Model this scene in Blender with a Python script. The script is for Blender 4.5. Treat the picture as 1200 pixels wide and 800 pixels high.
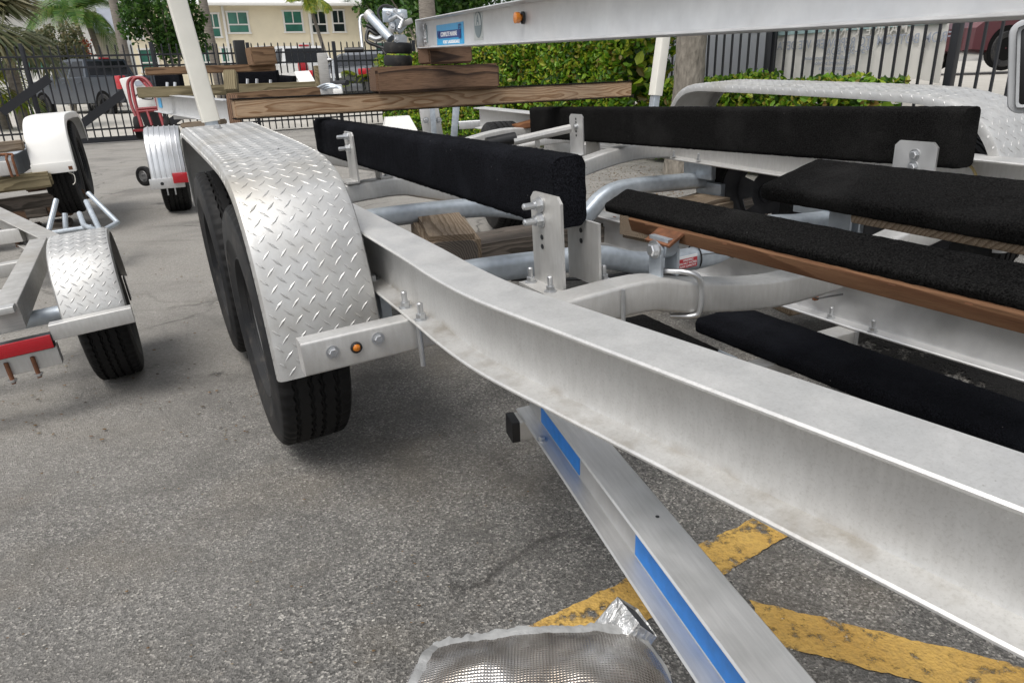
import bpy, bmesh, math, random
from mathutils import Vector, Matrix, noise
random.seed(7)
for o in list(bpy.data.objects): bpy.data.objects.remove(o)
S = bpy.context.scene
COL = S.collection
R = math.radians
PI = math.pi

# ------------------------------------------------------------------ camera
H = 1.08; F = 830.0; TH = R(20.9); RO = R(2.0)
fw = Vector((0, math.cos(TH), -math.sin(TH))); up0 = Vector((0, math.sin(TH), math.cos(TH))); rt0 = Vector((1, 0, 0))
rt = math.cos(RO)*rt0 - math.sin(RO)*up0
up = math.sin(RO)*rt0 + math.cos(RO)*up0
cd = bpy.data.cameras.new('camera'); cam = bpy.data.objects.new('camera', cd); COL.objects.link(cam)
cd.sensor_width = 36; cd.lens = F/1200*36; cd.clip_start = .02; cd.clip_end = 2000
cm = Matrix((rt, up, -fw)).transposed().to_4x4(); cm.translation = (0, 0, H)
cam.matrix_world = cm; S.camera = cam
CAM = Vector((0, 0, H))

# ------------------------------------------------------------------ sky, sun, exposure
SUN_EL, SUN_AZ = 62, 215       # azimuth: clockwise from +Y
wd = bpy.data.worlds.new('World'); S.world = wd; wd.use_nodes = True
nt = wd.node_tree; bg = nt.nodes['Background']
sk = nt.nodes.new('ShaderNodeTexSky'); sk.sky_type = 'NISHITA'; sk.sun_disc = False
sk.sun_elevation = R(SUN_EL); sk.sun_rotation = R(SUN_AZ); sk.dust_density = 3.0; sk.air_density = 1.0; sk.ozone_density = 1.0
hs = nt.nodes.new('ShaderNodeHueSaturation'); hs.inputs['Saturation'].default_value = .22
nt.links.new(sk.outputs[0], hs.inputs['Color']); nt.links.new(hs.outputs[0], bg.inputs['Color']); bg.inputs['Strength'].default_value = .14
sd = bpy.data.lights.new('sun', 'SUN'); sd.energy = 1.5; sd.angle = R(28); sd.color = (1, .965, .91)
sun = bpy.data.objects.new('sun', sd); COL.objects.link(sun)
dv = Vector((math.sin(R(SUN_AZ))*math.cos(R(SUN_EL)), math.cos(R(SUN_AZ))*math.cos(R(SUN_EL)), math.sin(R(SUN_EL))))
sun.rotation_euler = dv.to_track_quat('Z', 'Y').to_euler(); sun.location = (0, 0, 30)
S.view_settings.view_transform = 'Standard'; S.view_settings.look = 'None'; S.view_settings.gamma = 1
S.view_settings.exposure = 0.46
S.render.engine = 'CYCLES'

# ------------------------------------------------------------------ geometry helpers
def at(px, py, d):                      # a point seen in a direction, d metres deep
    return CAM + d*((px-600)/F*rt - (py-400)/F*up + fw)
class Frame:                            # a local frame: x to the side, y to the rear, z up
    def __init__(s, az, roll=0, pivot=(0, 0, 0), loc=(0, 0, 0)):
        z = Matrix.Rotation(az, 4, 'Z'); y = Matrix.Rotation(-roll, 4, 'Y'); p = Vector(pivot)
        s.M = Matrix.Translation(loc) @ z @ Matrix.Translation(p) @ y @ Matrix.Translation(-p); s.I = s.M.inverted()
    def w(s, *p): return s.M @ Vector(p)
    def pl(s, px, py, k, v):
        o = s.I @ CAM; r = (s.I @ (CAM + ((px-600)/F*rt - (py-400)/F*up + fw))) - o
        return o + r*((v-o[k])/r[k])
AZ = .475
G = Frame(AZ)
MF = Frame(AZ, R(2), (.5, 2, .545))
def gw(l, a, z=0): return G.w(l, a, z)
def on_ground(px, py, z=0): return G.pl(px, py, 2, z)      # returns (l,a,z)

class MB:
    def __init__(s): s.v = []; s.f = []
    def add(s, vs, fs, M=None):
        b = len(s.v)
        s.v += [tuple(M @ Vector(v)) if M else tuple(v) for v in vs]
        s.f += [tuple(i+b for i in f) for f in fs]
        return s
    def box(s, c, sz, M=None, bev=0):
        x, y, z = [k/2 for k in sz]
        if bev <= 0:
            vs = [(sx*x, sy*y, sz_*z) for sx in (-1, 1) for sy in (-1, 1) for sz_ in (-1, 1)]
            fs = [(0,1,3,2), (4,6,7,5), (0,4,5,1), (2,3,7,6), (0,2,6,4), (1,5,7,3)]
        else:
            bm = bmesh.new(); bmesh.ops.create_cube(bm, size=1)
            for v in bm.verts: v.co = Vector((v.co.x*2*x, v.co.y*2*y, v.co.z*2*z))
            bmesh.ops.bevel(bm, geom=bm.edges[:], offset=bev, segments=2, profile=.6, affect='EDGES')
            bm.verts.index_update()
            vs = [tuple(v.co) for v in bm.verts]; fs = [tuple(v.index for v in f.verts) for f in bm.faces]; bm.free()
        T = Matrix.Translation(c) @ (M.to_4x4() if M else Matrix())
        return s.add(vs, fs, T)
    def sweep(s, prof, path, upv=(0, 0, 1), caps=True, ups=None):
        path = [Vector(p) for p in path]; n = len(prof); vs = []; fs = []
        for i, p in enumerate(path):
            t = (path[min(i+1, len(path)-1)] - path[max(i-1, 0)]).normalized()
            u_ = Vector(ups[i]) if ups else Vector(upv)
            sd_ = t.cross(u_).normalized(); uu = sd_.cross(t).normalized()
            vs += [p + a*sd_ + b*uu for a, b in prof]
        for i in range(len(path)-1):
            for j in range(n):
                k = (j+1) % n
                fs.append((i*n+j, i*n+k, (i+1)*n+k, (i+1)*n+j))
        if caps:
            fs.append(tuple(range(n-1, -1, -1))); fs.append(tuple(range((len(path)-1)*n, len(path)*n)))
        return s.add(vs, fs)
    def tube(s, path, r, n=10, caps=True):
        path = [Vector(p) for p in path]
        d = (path[-1]-path[0]); u = Vector((0, 0, 1)) if abs(d.normalized().z) < .9 else Vector((0, 1, 0))
        rr = r if isinstance(r, (list, tuple)) else [r]*len(path)
        vs = []; fs = []; prev = None
        for i, p in enumerate(path):
            t = (path[min(i+1, len(path)-1)] - path[max(i-1, 0)]).normalized()
            if prev is None: sd_ = t.cross(u).normalized()
            else: sd_ = (prev - t*prev.dot(t)).normalized()
            prev = sd_; uu = sd_.cross(t)
            vs += [p + rr[i]*(math.cos(2*PI*k/n)*sd_ + math.sin(2*PI*k/n)*uu) for k in range(n)]
        for i in range(len(path)-1):
            for j in range(n):
                k = (j+1) % n; fs.append((i*n+j, i*n+k, (i+1)*n+k, (i+1)*n+j))
        if caps: fs.append(tuple(range(n-1, -1, -1))); fs.append(tuple(range((len(path)-1)*n, len(path)*n)))
        return s.add(vs, fs)
    def lathe(s, prof, n=32, M=None, closed=False):          # prof (r, x): turned round the x axis
        vs = []; fs = []; m = len(prof)
        for i in range(n):
            t = 2*PI*i/n
            vs += [(x, r*math.cos(t), r*math.sin(t)) for r, x in prof]
        for i in range(n):
            k = (i+1) % n
            for j in range(m if closed else m-1):
                j2 = (j+1) % m
                fs.append((i*m+j, k*m+j, k*m+j2, i*m+j2))
        return s.add(vs, fs, M)
    def cyl(s, a, b, r, n=12): return s.tube([a, b], r, n)
    def poly(s, pts, th, M=None):                            # flat outline in xy, thickness th along z (centred)
        n = len(pts); vs = [(x, y, -th/2) for x, y in pts] + [(x, y, th/2) for x, y in pts]
        fs = [tuple(range(n-1, -1, -1)), tuple(range(n, 2*n))] + [(i, (i+1) % n, n+(i+1) % n, n+i) for i in range(n)]
        return s.add(vs, fs, M)
    def mesh(s, name, mat, sharp=35):
        me = bpy.data.meshes.new(name); me.from_pydata(s.v, [], s.f); me.validate()
        bm = bmesh.new(); bm.from_mesh(me); bmesh.ops.recalc_face_normals(bm, faces=bm.faces[:]); bm.to_mesh(me); bm.free()
        if mat: me.materials.append(mat)
        if sharp:
            me.polygons.foreach_set('use_smooth', [True]*len(me.polygons)); me.set_sharp_from_angle(angle=R(sharp))
        return me
    def build(s, name, mat, parent=None, sharp=35, loc=None):
        return link(name, s.mesh(name, mat, sharp), parent, loc)
def link(name, me, parent=None, loc=None, rot=None):
    o = bpy.data.objects.new(name, me); COL.objects.link(o)
    if parent: o.parent = parent
    if loc is not None: o.location = loc
    if rot is not None: o.matrix_basis = Matrix.Translation(loc) @ rot.to_4x4()
    return o
def raw(name, vs, fs, mat, parent=None, smooth=False):       # large leaf meshes: no recalculation
    me = bpy.data.meshes.new(name); me.from_pydata(vs, [], fs)
    for m in (mat if isinstance(mat, (list, tuple)) else [mat]): me.materials.append(m)
    if smooth: me.polygons.foreach_set('use_smooth', [True]*len(me.polygons))
    return link(name, me, parent)
def thing(name, label, cat, M=None, group=None):
    o = bpy.data.objects.new(name, None); COL.objects.link(o); o.empty_display_size = .1
    if M is not None: o.matrix_world = M if isinstance(M, Matrix) else Matrix.Translation(M)
    return tag(o, label, cat, group)
def tag(o, label=None, cat=None, group=None, kind=None):
    for k, v in (('label', label), ('category', cat), ('group', group), ('kind', kind)):
        if v: o[k] = v
    return o
def rotz(a): return Matrix.Rotation(a, 4, 'Z')
def loc_rot(p, a, tilt=0, axis='X'): return Matrix.Translation(p) @ rotz(a) @ Matrix.Rotation(tilt, 4, axis)
def axis_mat(d):                                            # z axis along d
    return Vector(d).to_track_quat('Z', 'Y').to_matrix()
def rrect(w, h, r, k=3):                                    # rounded rectangle outline, centred
    p = []
    for cx, cy, a0 in ((w/2-r, h/2-r, 0), (-w/2+r, h/2-r, 90), (-w/2+r, -h/2+r, 180), (w/2-r, -h/2+r, 270)):
        for i in range(k+1):
            t = R(a0+90*i/k); p.append((cx+r*math.cos(t), cy+r*math.sin(t)))
    return p
def ibeam(h, w, tf, tw):                                    # I section, origin at the middle of the foot
    q = .6*tf; r = .003
    half = [(w/2-r, 0), (w/2, r), (w/2, tf-r), (w/2-r, tf), (tw/2+q*1.6, tf+.002), (tw/2+q*.5, tf+q*.5), (tw/2, tf+q*1.6)]
    top = [(x, h-y) for x, y in reversed(half)]
    rightp = half + top
    return rightp + [(-x, y) for x, y in reversed(rightp)]
def curve(pts, n=8):                                        # Catmull-Rom through the points
    P = [Vector(p) for p in pts]; P = [2*P[0]-P[1]] + P + [2*P[-1]-P[-2]]; out = []
    for i in range(1, len(P)-2):
        for k in range(n):
            t = k/n; a, b, c, d = P[i-1], P[i], P[i+1], P[i+2]
            out.append(.5*((2*b)+(c-a)*t+(2*a-5*b+4*c-d)*t*t+(3*b-a-3*c+d)*t**3))
    out.append(P[-2]); return out

# ------------------------------------------------------------------ materials
MT = {}
class NM:
    def __init__(s, name):
        s.m = bpy.data.materials.new(name); s.m.use_nodes = True; s.t = s.m.node_tree; s.n = s.t.nodes
        s.b = s.n['Principled BSDF']; s.out = s.n['Material Output']; MT[name] = s.m
        s.tc = s.n.new('ShaderNodeTexCoord'); s.c = s.tc.outputs['Object']
    def lk(s, a, b): s.t.links.new(a, b)
    def mapping(s, sc=(1, 1, 1), rot=(0, 0, 0), loc=(0, 0, 0), src=None):
        m = s.n.new('ShaderNodeMapping'); m.inputs['Scale'].default_value = sc; m.inputs['Rotation'].default_value = rot; m.inputs['Location'].default_value = loc
        s.lk(src or s.c, m.inputs['Vector']); return m.outputs[0]
    def noise(s, sc, det=4, rough=.55, src=None, dist=0):
        x = s.n.new('ShaderNodeTexNoise'); x.inputs['Scale'].default_value = sc; x.inputs['Detail'].default_value = det
        x.inputs['Roughness'].default_value = rough; x.inputs['Distortion'].default_value = dist
        s.lk(src or s.c, x.inputs['Vector']); return x.outputs['Fac']
    def voro(s, sc, out='Distance', feat='F1', src=None, rnd=1):
        x = s.n.new('ShaderNodeTexVoronoi'); x.inputs['Scale'].default_value = sc; x.feature = feat; x.inputs['Randomness'].default_value = rnd
        s.lk(src or s.c, x.inputs['Vector']); return x.outputs[out]
    def ramp(s, f, stops, interp='LINEAR'):
        x = s.n.new('ShaderNodeValToRGB'); e = x.color_ramp.elements; x.color_ramp.interpolation = interp
        while len(e) > 1: e.remove(e[-1])
        for i, (p, c) in enumerate(stops):
            k = e[0] if i == 0 else e.new(p)
            k.position = p; k.color = tuple(c)+(1,) if isinstance(c, (list, tuple)) else (c, c, c, 1)
        s.lk(f, x.inputs[0]); return x.outputs[0]
    def mix(s, f, a, b, mode='MIX'):
        x = s.n.new('ShaderNodeMix'); x.data_type = 'RGBA'; x.blend_type = mode
        for inp, v in ((x.inputs[0], f), (x.inputs[6], a), (x.inputs[7], b)):
            if hasattr(v, 'links') or hasattr(v, 'is_output'): s.lk(v, inp)
            else: inp.default_value = v if not isinstance(v, (list, tuple)) else tuple(v)+((1,) if len(v) == 3 else ())
        return x.outputs[2]
    def math(s, op, a, b=0):
        x = s.n.new('ShaderNodeMath'); x.operation = op
        for inp, v in ((x.inputs[0], a), (x.inputs[1], b)):
            if hasattr(v, 'is_output'): s.lk(v, inp)
            else: inp.default_value = v
        return x.outputs[0]
    def set(s, col=None, rough=None, metal=None, bump=None, bstr=.3, bdist=.002, spec=None, emis=None):
        for k, v in (('Base Color', col), ('Roughness', rough), ('Metallic', metal), ('Specular IOR Level', spec)):
            if v is None: continue
            if hasattr(v, 'is_output'): s.lk(v, s.b.inputs[k])
            else: s.b.inputs[k].default_value = tuple(v)+(1,) if isinstance(v, (list, tuple)) else v
        if bump is not None:
            x = s.n.new('ShaderNodeBump'); x.inputs['Strength'].default_value = bstr; x.inputs['Distance'].default_value = bdist
            s.lk(bump, x.inputs['Height']); s.lk(x.outputs[0], s.b.inputs['Normal'])
        return s.m
def plain(name, col, rough=.6, metal=0, var=.12, vs=6, bump=0, spec=None):
    m = NM(name); n = m.noise(vs, 5)
    c = m.ramp(n, [(.25, [k*(1-var) for k in col]), (.75, [min(1, k*(1+var)) for k in col])])
    m.set(c, rough, metal, m.noise(vs*14, 3) if bump else None, bump, .002, spec); return m.m
def alu(name, a=(.60, .595, .58), b=(.43, .42, .40), rough=.48, metal=.62, streak=(15, 15, 3.5), dirt=.5, dirtcol=(.30, .27, .22), foot=None):
    m = NM(name)
    st = m.noise(6, 6, .6, m.mapping(streak)); big = m.noise(2.3, 5, .6)
    c = m.mix(m.ramp(st, [(.3, 0), (.75, 1)]), a, b)
    c = m.mix(m.math('MULTIPLY', m.ramp(big, [(.5, 0), (.78, 1)]), dirt), c, dirtcol)
    sp = m.ramp(m.voro(95), [(.05, 1), (.11, 0)]); msk = m.ramp(m.noise(7, 2), [(.52, 0), (.66, 1)])
    c = m.mix(m.math('MULTIPLY', m.math('MULTIPLY', sp, msk), .5), c, (.8, .8, .78))
    dk = m.ramp(m.voro(60), [(.03, 1), (.07, 0)]); dm = m.ramp(m.noise(11, 2), [(.58, 0), (.68, 1)])
    c = m.mix(m.math('MULTIPLY', m.math('MULTIPLY', dk, dm), .55), c, (.16, .14, .11))
    if foot:                              # grime gathered along the inner corner of the lower flange
        sz_ = m.n.new('ShaderNodeSeparateXYZ'); m.lk(m.c, sz_.inputs[0]); q = m.math('DIVIDE', m.math('SUBTRACT', sz_.outputs[2], foot[0]), foot[1]-foot[0])
        q = m.math('ADD', q, m.math('MULTIPLY', m.math('SUBTRACT', m.noise(9, 5, .7), .5), 1.2)); k = m.ramp(q, [(0, .25), (.15, .9), (.5, .35), (.9, 0)])
        c = m.mix(m.math('MULTIPLY', k, m.ramp(m.noise(17, 4), [(.40, .0), (.68, .65)])), c, (.27, .225, .165))
        c = m.mix(m.math('MULTIPLY', m.ramp(m.noise(230, 3, .7), [(.5, 0), (.72, 1)]), .22), c, (.22, .20, .17))
    rg = m.ramp(m.noise(14, 4), [(.3, rough-.08), (.7, rough+.14)])
    m.set(c, rg, metal, m.math('ADD', m.noise(160, 3), m.math('MULTIPLY', m.noise(5, 3, .6, m.mapping((2, 2, 120))), .8 if foot else 0)), .14, .001); return m.m
alu('aluminium', (.61, .605, .59), (.52, .51, .49), dirt=.35); alu('rail_aluminium', (.64, .635, .62), (.565, .56, .545), dirt=.25, foot=(.553, .572)); alu('aluminium_bright', (.68, .68, .675), (.56, .56, .56), .42, .7, (30, 2, 2), .2)
alu('diamond_plate', (.58, .58, .57), (.46, .455, .44), .46, .62, (4, 4, 4), .75, (.38, .345, .28))
alu('aluminium_dull', (.50, .49, .47), (.36, .35, .33), .55, .5, (4, 4, 30), .6)
def galv():
    m = NM('galvanised'); v = m.voro(45); n = m.noise(8, 5)
    c = m.ramp(n, [(.25, (.36, .40, .44)), (.7, (.52, .57, .62))]); c = m.mix(.12, c, v, 'OVERLAY')
    m.set(c, m.ramp(n, [(.3, .38), (.7, .58)]), .55, m.noise(60, 3), .15, .002); return m.m
galv()
plain('zinc', (.55, .56, .57), .35, .85, .2, 30)
plain('rust', (.16, .065, .03), .85, .1, .5, 40, .6)
plain('black_steel', (.012, .013, .017), .38, 0, .2, 4, 0)
plain('arch_black', (.006, .006, .006), .95, spec=.1); plain('rim_plastic', (.42, .43, .44), .5); plain('black_plastic', (.012, .012, .013), .45, 0, .2, 8, 0)
plain('red_paint', (.22, .02, .025), .4, 0, .2, 10)
plain('white_pvc', (.72, .70, .63), .45, 0, .07, 9, .1)
plain('white_paint', (.80, .79, .76), .32, 0, .06, 5)
plain('blue_tape', (.004, .19, .62), .35, 0, .16, 45)
plain('blue_sticker', (.03, .33, .62), .35, 0, .1, 30)
plain('navy_ink', (.02, .05, .20), .5); plain('white_ink', (.8, .8, .8), .5); plain('grey_ink', (.16, .20, .21), .5); plain('sticker_silver', (.45, .47, .46), .4, .3)
plain('banner_ink', (.42, .45, .52), .8); plain('banner_aqua', (.42, .58, .58), .8); plain('banner_cloth', (.78, .75, .70), .8, 0, .05, 3)
plain('red_ink', (.45, .03, .04), .5)
plain('rim_grey', (.30, .30, .30), .45, .6, .25, 12, .1)
plain('rim_dark', (.085, .085, .09), .5, .3, .3, 12)
plain('yellowed_wire', (.36, .28, .12), .5)
def lens(name, col):
    m = NM(name); v = m.voro(160, rnd=0); m.set(col, .22, 0, v, .5, .002); m.b.inputs['Coat Weight'].default_value = .5; return m.m
lens('red_lens', (.42, .006, .015)); lens('amber_lens', (.55, .17, .01))
def rubber():
    m = NM('rubber'); n = m.noise(9, 5); f = m.noise(120, 3)
    c = m.ramp(n, [(.3, (.006, .006, .0065)), (.8, (.018, .0175, .017))])
    m.set(c, m.ramp(n, [(.3, .55), (.7, .75)]), 0, f, .15, .001, .2)
    m = NM('rubber_wall'); n = m.noise(7, 5); g = m.noise(26, 4)
    c = m.ramp(n, [(.3, (.010, .011, .013)), (.75, (.030, .029, .028))]); c = m.mix(m.math('MULTIPLY', m.ramp(g, [(.55, 0), (.75, 1)]), .3), c, (.14, .12, .10))
    m.set(c, .62, 0, m.noise(90, 3), .15, .001, .25)
rubber()
def carpet(name, base, hi):
    m = NM(name); f = m.noise(300, 2, .7); g = m.noise(30, 4); d = m.noise(5, 3)
    c = m.ramp(f, [(.35, base), (.75, hi)]); c = m.mix(m.math('MULTIPLY', m.ramp(d, [(.5, 0), (.8, 1)]), .35), c, [k*1.9 for k in hi])
    lint = m.math('MULTIPLY', m.ramp(m.voro(26), [(.025, 1), (.045, 0)]), m.ramp(m.noise(4, 1), [(.5, 0), (.55, 1)]))
    c = m.mix(m.math('MULTIPLY', lint, .35), c, (.35, .34, .32))
    m.set(c, .95, 0, m.math('ADD', f, m.math('MULTIPLY', g, .6)), .9, .004, .04); return m.m
carpet('carpet_navy', (.002, .0021, .0026), (.017, .018, .0225)); carpet('carpet_black', (.002, .002, .002), (.022, .0215, .021))
def wood(name, a, b, sc=(1, 1, 1), ring=26, dark=.5, gray=None, along_y=False):
    m = NM(name)
    if along_y: m.c = m.mapping((1, 1, 1), (0, 0, R(90)))
                            # grain runs along local x
    s_ = m.mapping((sc[0]*.55, sc[1]*3.2, sc[2]*3.2)); wob = m.noise(1.7, 3, .5, s_)
    px_ = m.mapping((0, 1, 1), loc=(0, -.055, .008)); vl = m.n.new('ShaderNodeVectorMath'); vl.operation = 'LENGTH'; m.lk(px_, vl.inputs[0])
    big = m.noise(2.2, 2.5, .45, m.mapping((.75, 5, 5))); rr_ = m.math('ADD', vl.outputs['Value'], m.math('MULTIPLY', big, .040))
    ph = m.math('MULTIPLY', rr_, ring*14.0); sw_ = m.math('FRACT', ph)
    fine = m.noise(8, 6, .65, m.mapping((2, 45, 45)))
    c = m.ramp(sw_, [(0, [k*1.1 for k in a]), (.45, a), (.82, b), (.93, b), (1, [k*1.1 for k in a])])
    c = m.mix(m.math('MULTIPLY', m.ramp(fine, [(.45, 0), (.75, 1)]), dark), c, [k*.35 for k in b])
    c = m.mix(m.math('MULTIPLY', m.ramp(m.noise(2.2, 4), [(.5, 0), (.8, 1)]), .5), c, gray or [k*.55 for k in a])
    m.set(c, .82, 0, m.math('ADD', fine, m.math('MULTIPLY', wob, .3)), .5, .003, .25); return m.m
wood('pine_beam', (.43, .30, .19), (.26, .15, .08), ring=19, dark=.5, gray=(.26, .21, .16))
wood('weathered_block', (.25, .195, .14), (.14, .10, .065), ring=8, dark=.8, gray=(.20, .19, .175))
wood('dark_block', (.20, .12, .075), (.055, .034, .024), ring=7, dark=.8, gray=(.05, .042, .04))
wood('brown_plank', (.25, .155, .09), (.12, .07, .04), ring=8); wood('green_plank', (.24, .20, .12), (.13, .105, .06), ring=8)
wood('red_board', (.24, .11, .05), (.14, .058, .026), ring=7); wood('red_board_y', (.17, .088, .046), (.115, .053, .026), ring=6, along_y=True); wood('grey_timber', (.16, .135, .115), (.07, .06, .05), ring=8, dark=.8, gray=(.12, .11, .10))
def asphalt():
    m = NM('asphalt')
    v = m.voro(215, 'Color'); sep = m.n.new('ShaderNodeSeparateColor'); m.lk(v, sep.inputs[0])
    c = m.ramp(sep.outputs[0], [(.0, (.032, .031, .030)), (.3, (.115, .112, .106)), (.6, (.190, .184, .173)), (.82, (.27, .26, .242)), (.93, (.42, .40, .365)), (1, (.60, .57, .52))])
    v2 = m.voro(58, 'Color'); s2 = m.n.new('ShaderNodeSeparateColor'); m.lk(v2, s2.inputs[0])
    ed = m.ramp(m.voro(58), [(.12, 1), (.3, 0)])
    c = m.mix(m.math('MULTIPLY', ed, m.ramp(s2.outputs[1], [(.84, 0), (.95, .8)])), c, (.40, .37, .32))
    c = m.mix(m.math('MULTIPLY', ed, m.ramp(s2.outputs[2], [(.80, 0), (.95, .8)])), c, (.03, .03, .03))
    fine = m.noise(320, 2, .7); c = m.mix(.25, c, m.ramp(fine, [(.3, (.04, .04, .04)), (.75, (.26, .25, .235))]))
    mot = m.noise(4.5, 6, .65); c = m.mix(m.ramp(mot, [(.42, .0), (.68, .62)]), c, m.ramp(fine, [(.3, (.035, .034, .032)), (.75, (.10, .097, .09))]))
    mo2 = m.noise(2.1, 5, .6, m.mapping(loc=(3, 7, 0))); c = m.mix(m.ramp(mo2, [(.50, .0), (.72, .35)]), c, (.20, .165, .12))
    crk = m.n.new('ShaderNodeTexVoronoi'); crk.feature = 'DISTANCE_TO_EDGE'; crk.inputs['Scale'].default_value = .42
    wv = m.n.new('ShaderNodeVectorMath'); wv.operation = 'ADD'; nz = m.n.new('ShaderNodeTexNoise'); nz.inputs['Scale'].default_value = 3; nz.inputs['Detail'].default_value = 5; m.lk(m.c, nz.inputs['Vector'])
    sc_ = m.n.new('ShaderNodeVectorMath'); sc_.operation = 'SCALE'; sc_.inputs['Scale'].default_value = .35; m.lk(nz.outputs['Color'], sc_.inputs[0]); m.lk(m.c, wv.inputs[0]); m.lk(sc_.outputs[0], wv.inputs[1]); m.lk(wv.outputs[0], crk.inputs['Vector'])
    # worn, dusty drive lane towards the gate; less pale near the camera and to the right
    geo = m.n.new('ShaderNodeSeparateXYZ'); m.lk(m.c, geo.inputs[0])
    lane = m.math('ADD', m.math('MULTIPLY', geo.outputs[0], -.25), m.math('MULTIPLY', geo.outputs[1], .16))
    lane = m.math('SUBTRACT', m.math('ADD', lane, m.math('MULTIPLY', m.noise(.9, 4), .9)), .45)
    c = m.mix(m.ramp(lane, [(.25, .05), (1.7, .75)]), c, m.ramp(m.noise(60, 4, .7), [(.3, (.26, .245, .22)), (.7, (.42, .40, .37))]))
    st = m.noise(1.1, 6, .6, dist=.4); c = m.mix(m.ramp(st, [(.50, 0), (.72, .45)]), c, (.035, .034, .034))
    tr = m.noise(1.5, 5, .6, m.mapping((.5, 3.5, 1), (0, 0, R(-18)))); c = m.mix(m.ramp(tr, [(.55, 0), (.70, .28)]), c, (.07, .065, .06))
    spots = m.math('MULTIPLY', m.ramp(m.voro(2.9), [(.03, 1), (.10, 0)]), m.ramp(m.noise(30, 3), [(.40, 0), (.6, .8)])); c = m.mix(spots, c, (.02, .02, .02))
    c = m.mix(m.math('MULTIPLY', m.ramp(crk.outputs['Distance'], [(.0, .8), (.006, 0)]), m.ramp(m.noise(1.3, 3), [(.45, 0), (.6, 1)])), c, (.03, .028, .026))
    h = m.math('ADD', m.math('MULTIPLY', m.voro(215), .7), fine)
    m.set(c, .88, 0, h, .75, .006, .3)
    m = NM('street'); n = m.noise(3, 5); m.set(m.ramp(n, [(.3, (.36, .34, .30)), (.7, (.47, .445, .40))]), .9)
    m = NM('road_paint'); geo = m.noise(9, 6, .7); wear = m.noise(34, 5, .7); gr = m.voro(115)
    c = m.ramp(m.noise(5, 5), [(.3, (.44, .26, .06)), (.7, (.56, .36, .095))]); c = m.mix(m.ramp(m.noise(70, 3, .7), [(.45, 0), (.8, .5)]), c, (.16, .11, .05))
    m.set(c, .75, 0, m.math('ADD', gr, m.noise(200, 2)), .6, .004)
    tp = m.n.new('ShaderNodeBsdfTransparent'); mx = m.n.new('ShaderNodeMixShader')
    m.lk(m.ramp(m.math('ADD', m.math('MULTIPLY', geo, .55), m.math('MULTIPLY', wear, .5)), [(.43, 0), (.52, 1)]), mx.inputs[0]); m.lk(tp.outputs[0], mx.inputs[1]); m.lk(m.b.outputs[0], mx.inputs[2]); m.lk(mx.outputs[0], m.out.inputs[0])
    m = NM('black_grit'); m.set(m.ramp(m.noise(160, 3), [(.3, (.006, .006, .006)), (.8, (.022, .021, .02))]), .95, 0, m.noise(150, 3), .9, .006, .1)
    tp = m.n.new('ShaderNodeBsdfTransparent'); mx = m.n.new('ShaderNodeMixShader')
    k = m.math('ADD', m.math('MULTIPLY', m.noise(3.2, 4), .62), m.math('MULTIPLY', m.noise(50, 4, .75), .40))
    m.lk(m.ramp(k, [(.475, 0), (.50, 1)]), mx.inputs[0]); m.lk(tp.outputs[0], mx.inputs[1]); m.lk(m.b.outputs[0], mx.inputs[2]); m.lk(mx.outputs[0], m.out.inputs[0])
asphalt()
def leafm(name, cols):
    m = NM(name); oi = m.n.new('ShaderNodeNewGeometry'); 
    c = m.ramp(oi.outputs['Random Per Island'], [(i/(len(cols)-1), k) for i, k in enumerate(cols)])
    m.set(c, .42, 0, None, spec=.45); m.b.inputs['Transmission Weight'].default_value = 0
    tl = m.n.new('ShaderNodeBsdfTranslucent'); mx = m.n.new('ShaderNodeMixShader'); mx.inputs[0].default_value = .42
    m.lk(c, tl.inputs[0]); m.lk(m.b.outputs[0], mx.inputs[1]); m.lk(tl.outputs[0], mx.inputs[2]); m.lk(mx.outputs[0], m.out.inputs[0]); return m.m
leafm('hedge_leaf', [(.018, .05, .008), (.06, .15, .012), (.13, .28, .018), (.22, .40, .025), (.42, .47, .04), (.16, .10, .03)])
leafm('tree_leaf', [(.018, .05, .01), (.035, .10, .015), (.06, .15, .02), (.10, .19, .03)])
leafm('palm_leaf', [(.03, .09, .012), (.06, .15, .02), (.10, .20, .03), (.16, .20, .04)])
leafm('silver_leaf', [(.06, .085, .035), (.11, .13, .06), (.17, .17, .09), (.22, .19, .09)])
leafm('yellow_palm_leaf', [(.08, .16, .015), (.20, .26, .02), (.36, .34, .03), (.10, .2, .02)])
leafm('dry_leaf', [(.12, .06, .025), (.20, .12, .05), (.05, .035, .02), (.3, .25, .17)])
leafm('red_berry', [(.35, .06, .02), (.45, .12, .04)])
leafm('twig', [(.10, .04, .035), (.15, .07, .05), (.07, .05, .04)])
def bark(name, a, b, sc=(8, 8, 2)):
    m = NM(name); n = m.noise(5, 6, .65, m.mapping(sc)); v = m.voro(9, src=m.mapping(sc))
    c = m.ramp(n, [(.3, a), (.7, b)]); m.set(c, .9, 0, m.math('ADD', n, v), .8, .015); return m.m
bark('bark_grey', (.12, .105, .085), (.30, .27, .225), (4, 4, 1.4)); bark('bark_palm', (.15, .13, .11), (.27, .24, .205), (1, 1, 6))
plain('cream_stucco', (.78, .70, .53), .9, 0, .05, 2, .1); plain('trim_white', (.74, .73, .70), .6, 0, .04); plain('roof_white', (.66, .66, .65), .6, 0, .06, 1)
plain('roof_metal', (.30, .32, .36), .45, .3, .1, 2); plain('dark_opening', (.015, .016, .018), .5); plain('white_wall', (.66, .65, .62), .85, 0, .05, 1)
def glass(name, col, rough=.08):
    m = NM(name); n = m.noise(.7, 3); m.set(m.ramp(n, [(.3, [k*.6 for k in col]), (.7, [k*1.5 for k in col])]), rough, 0, None, spec=.45); return m.m
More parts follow.
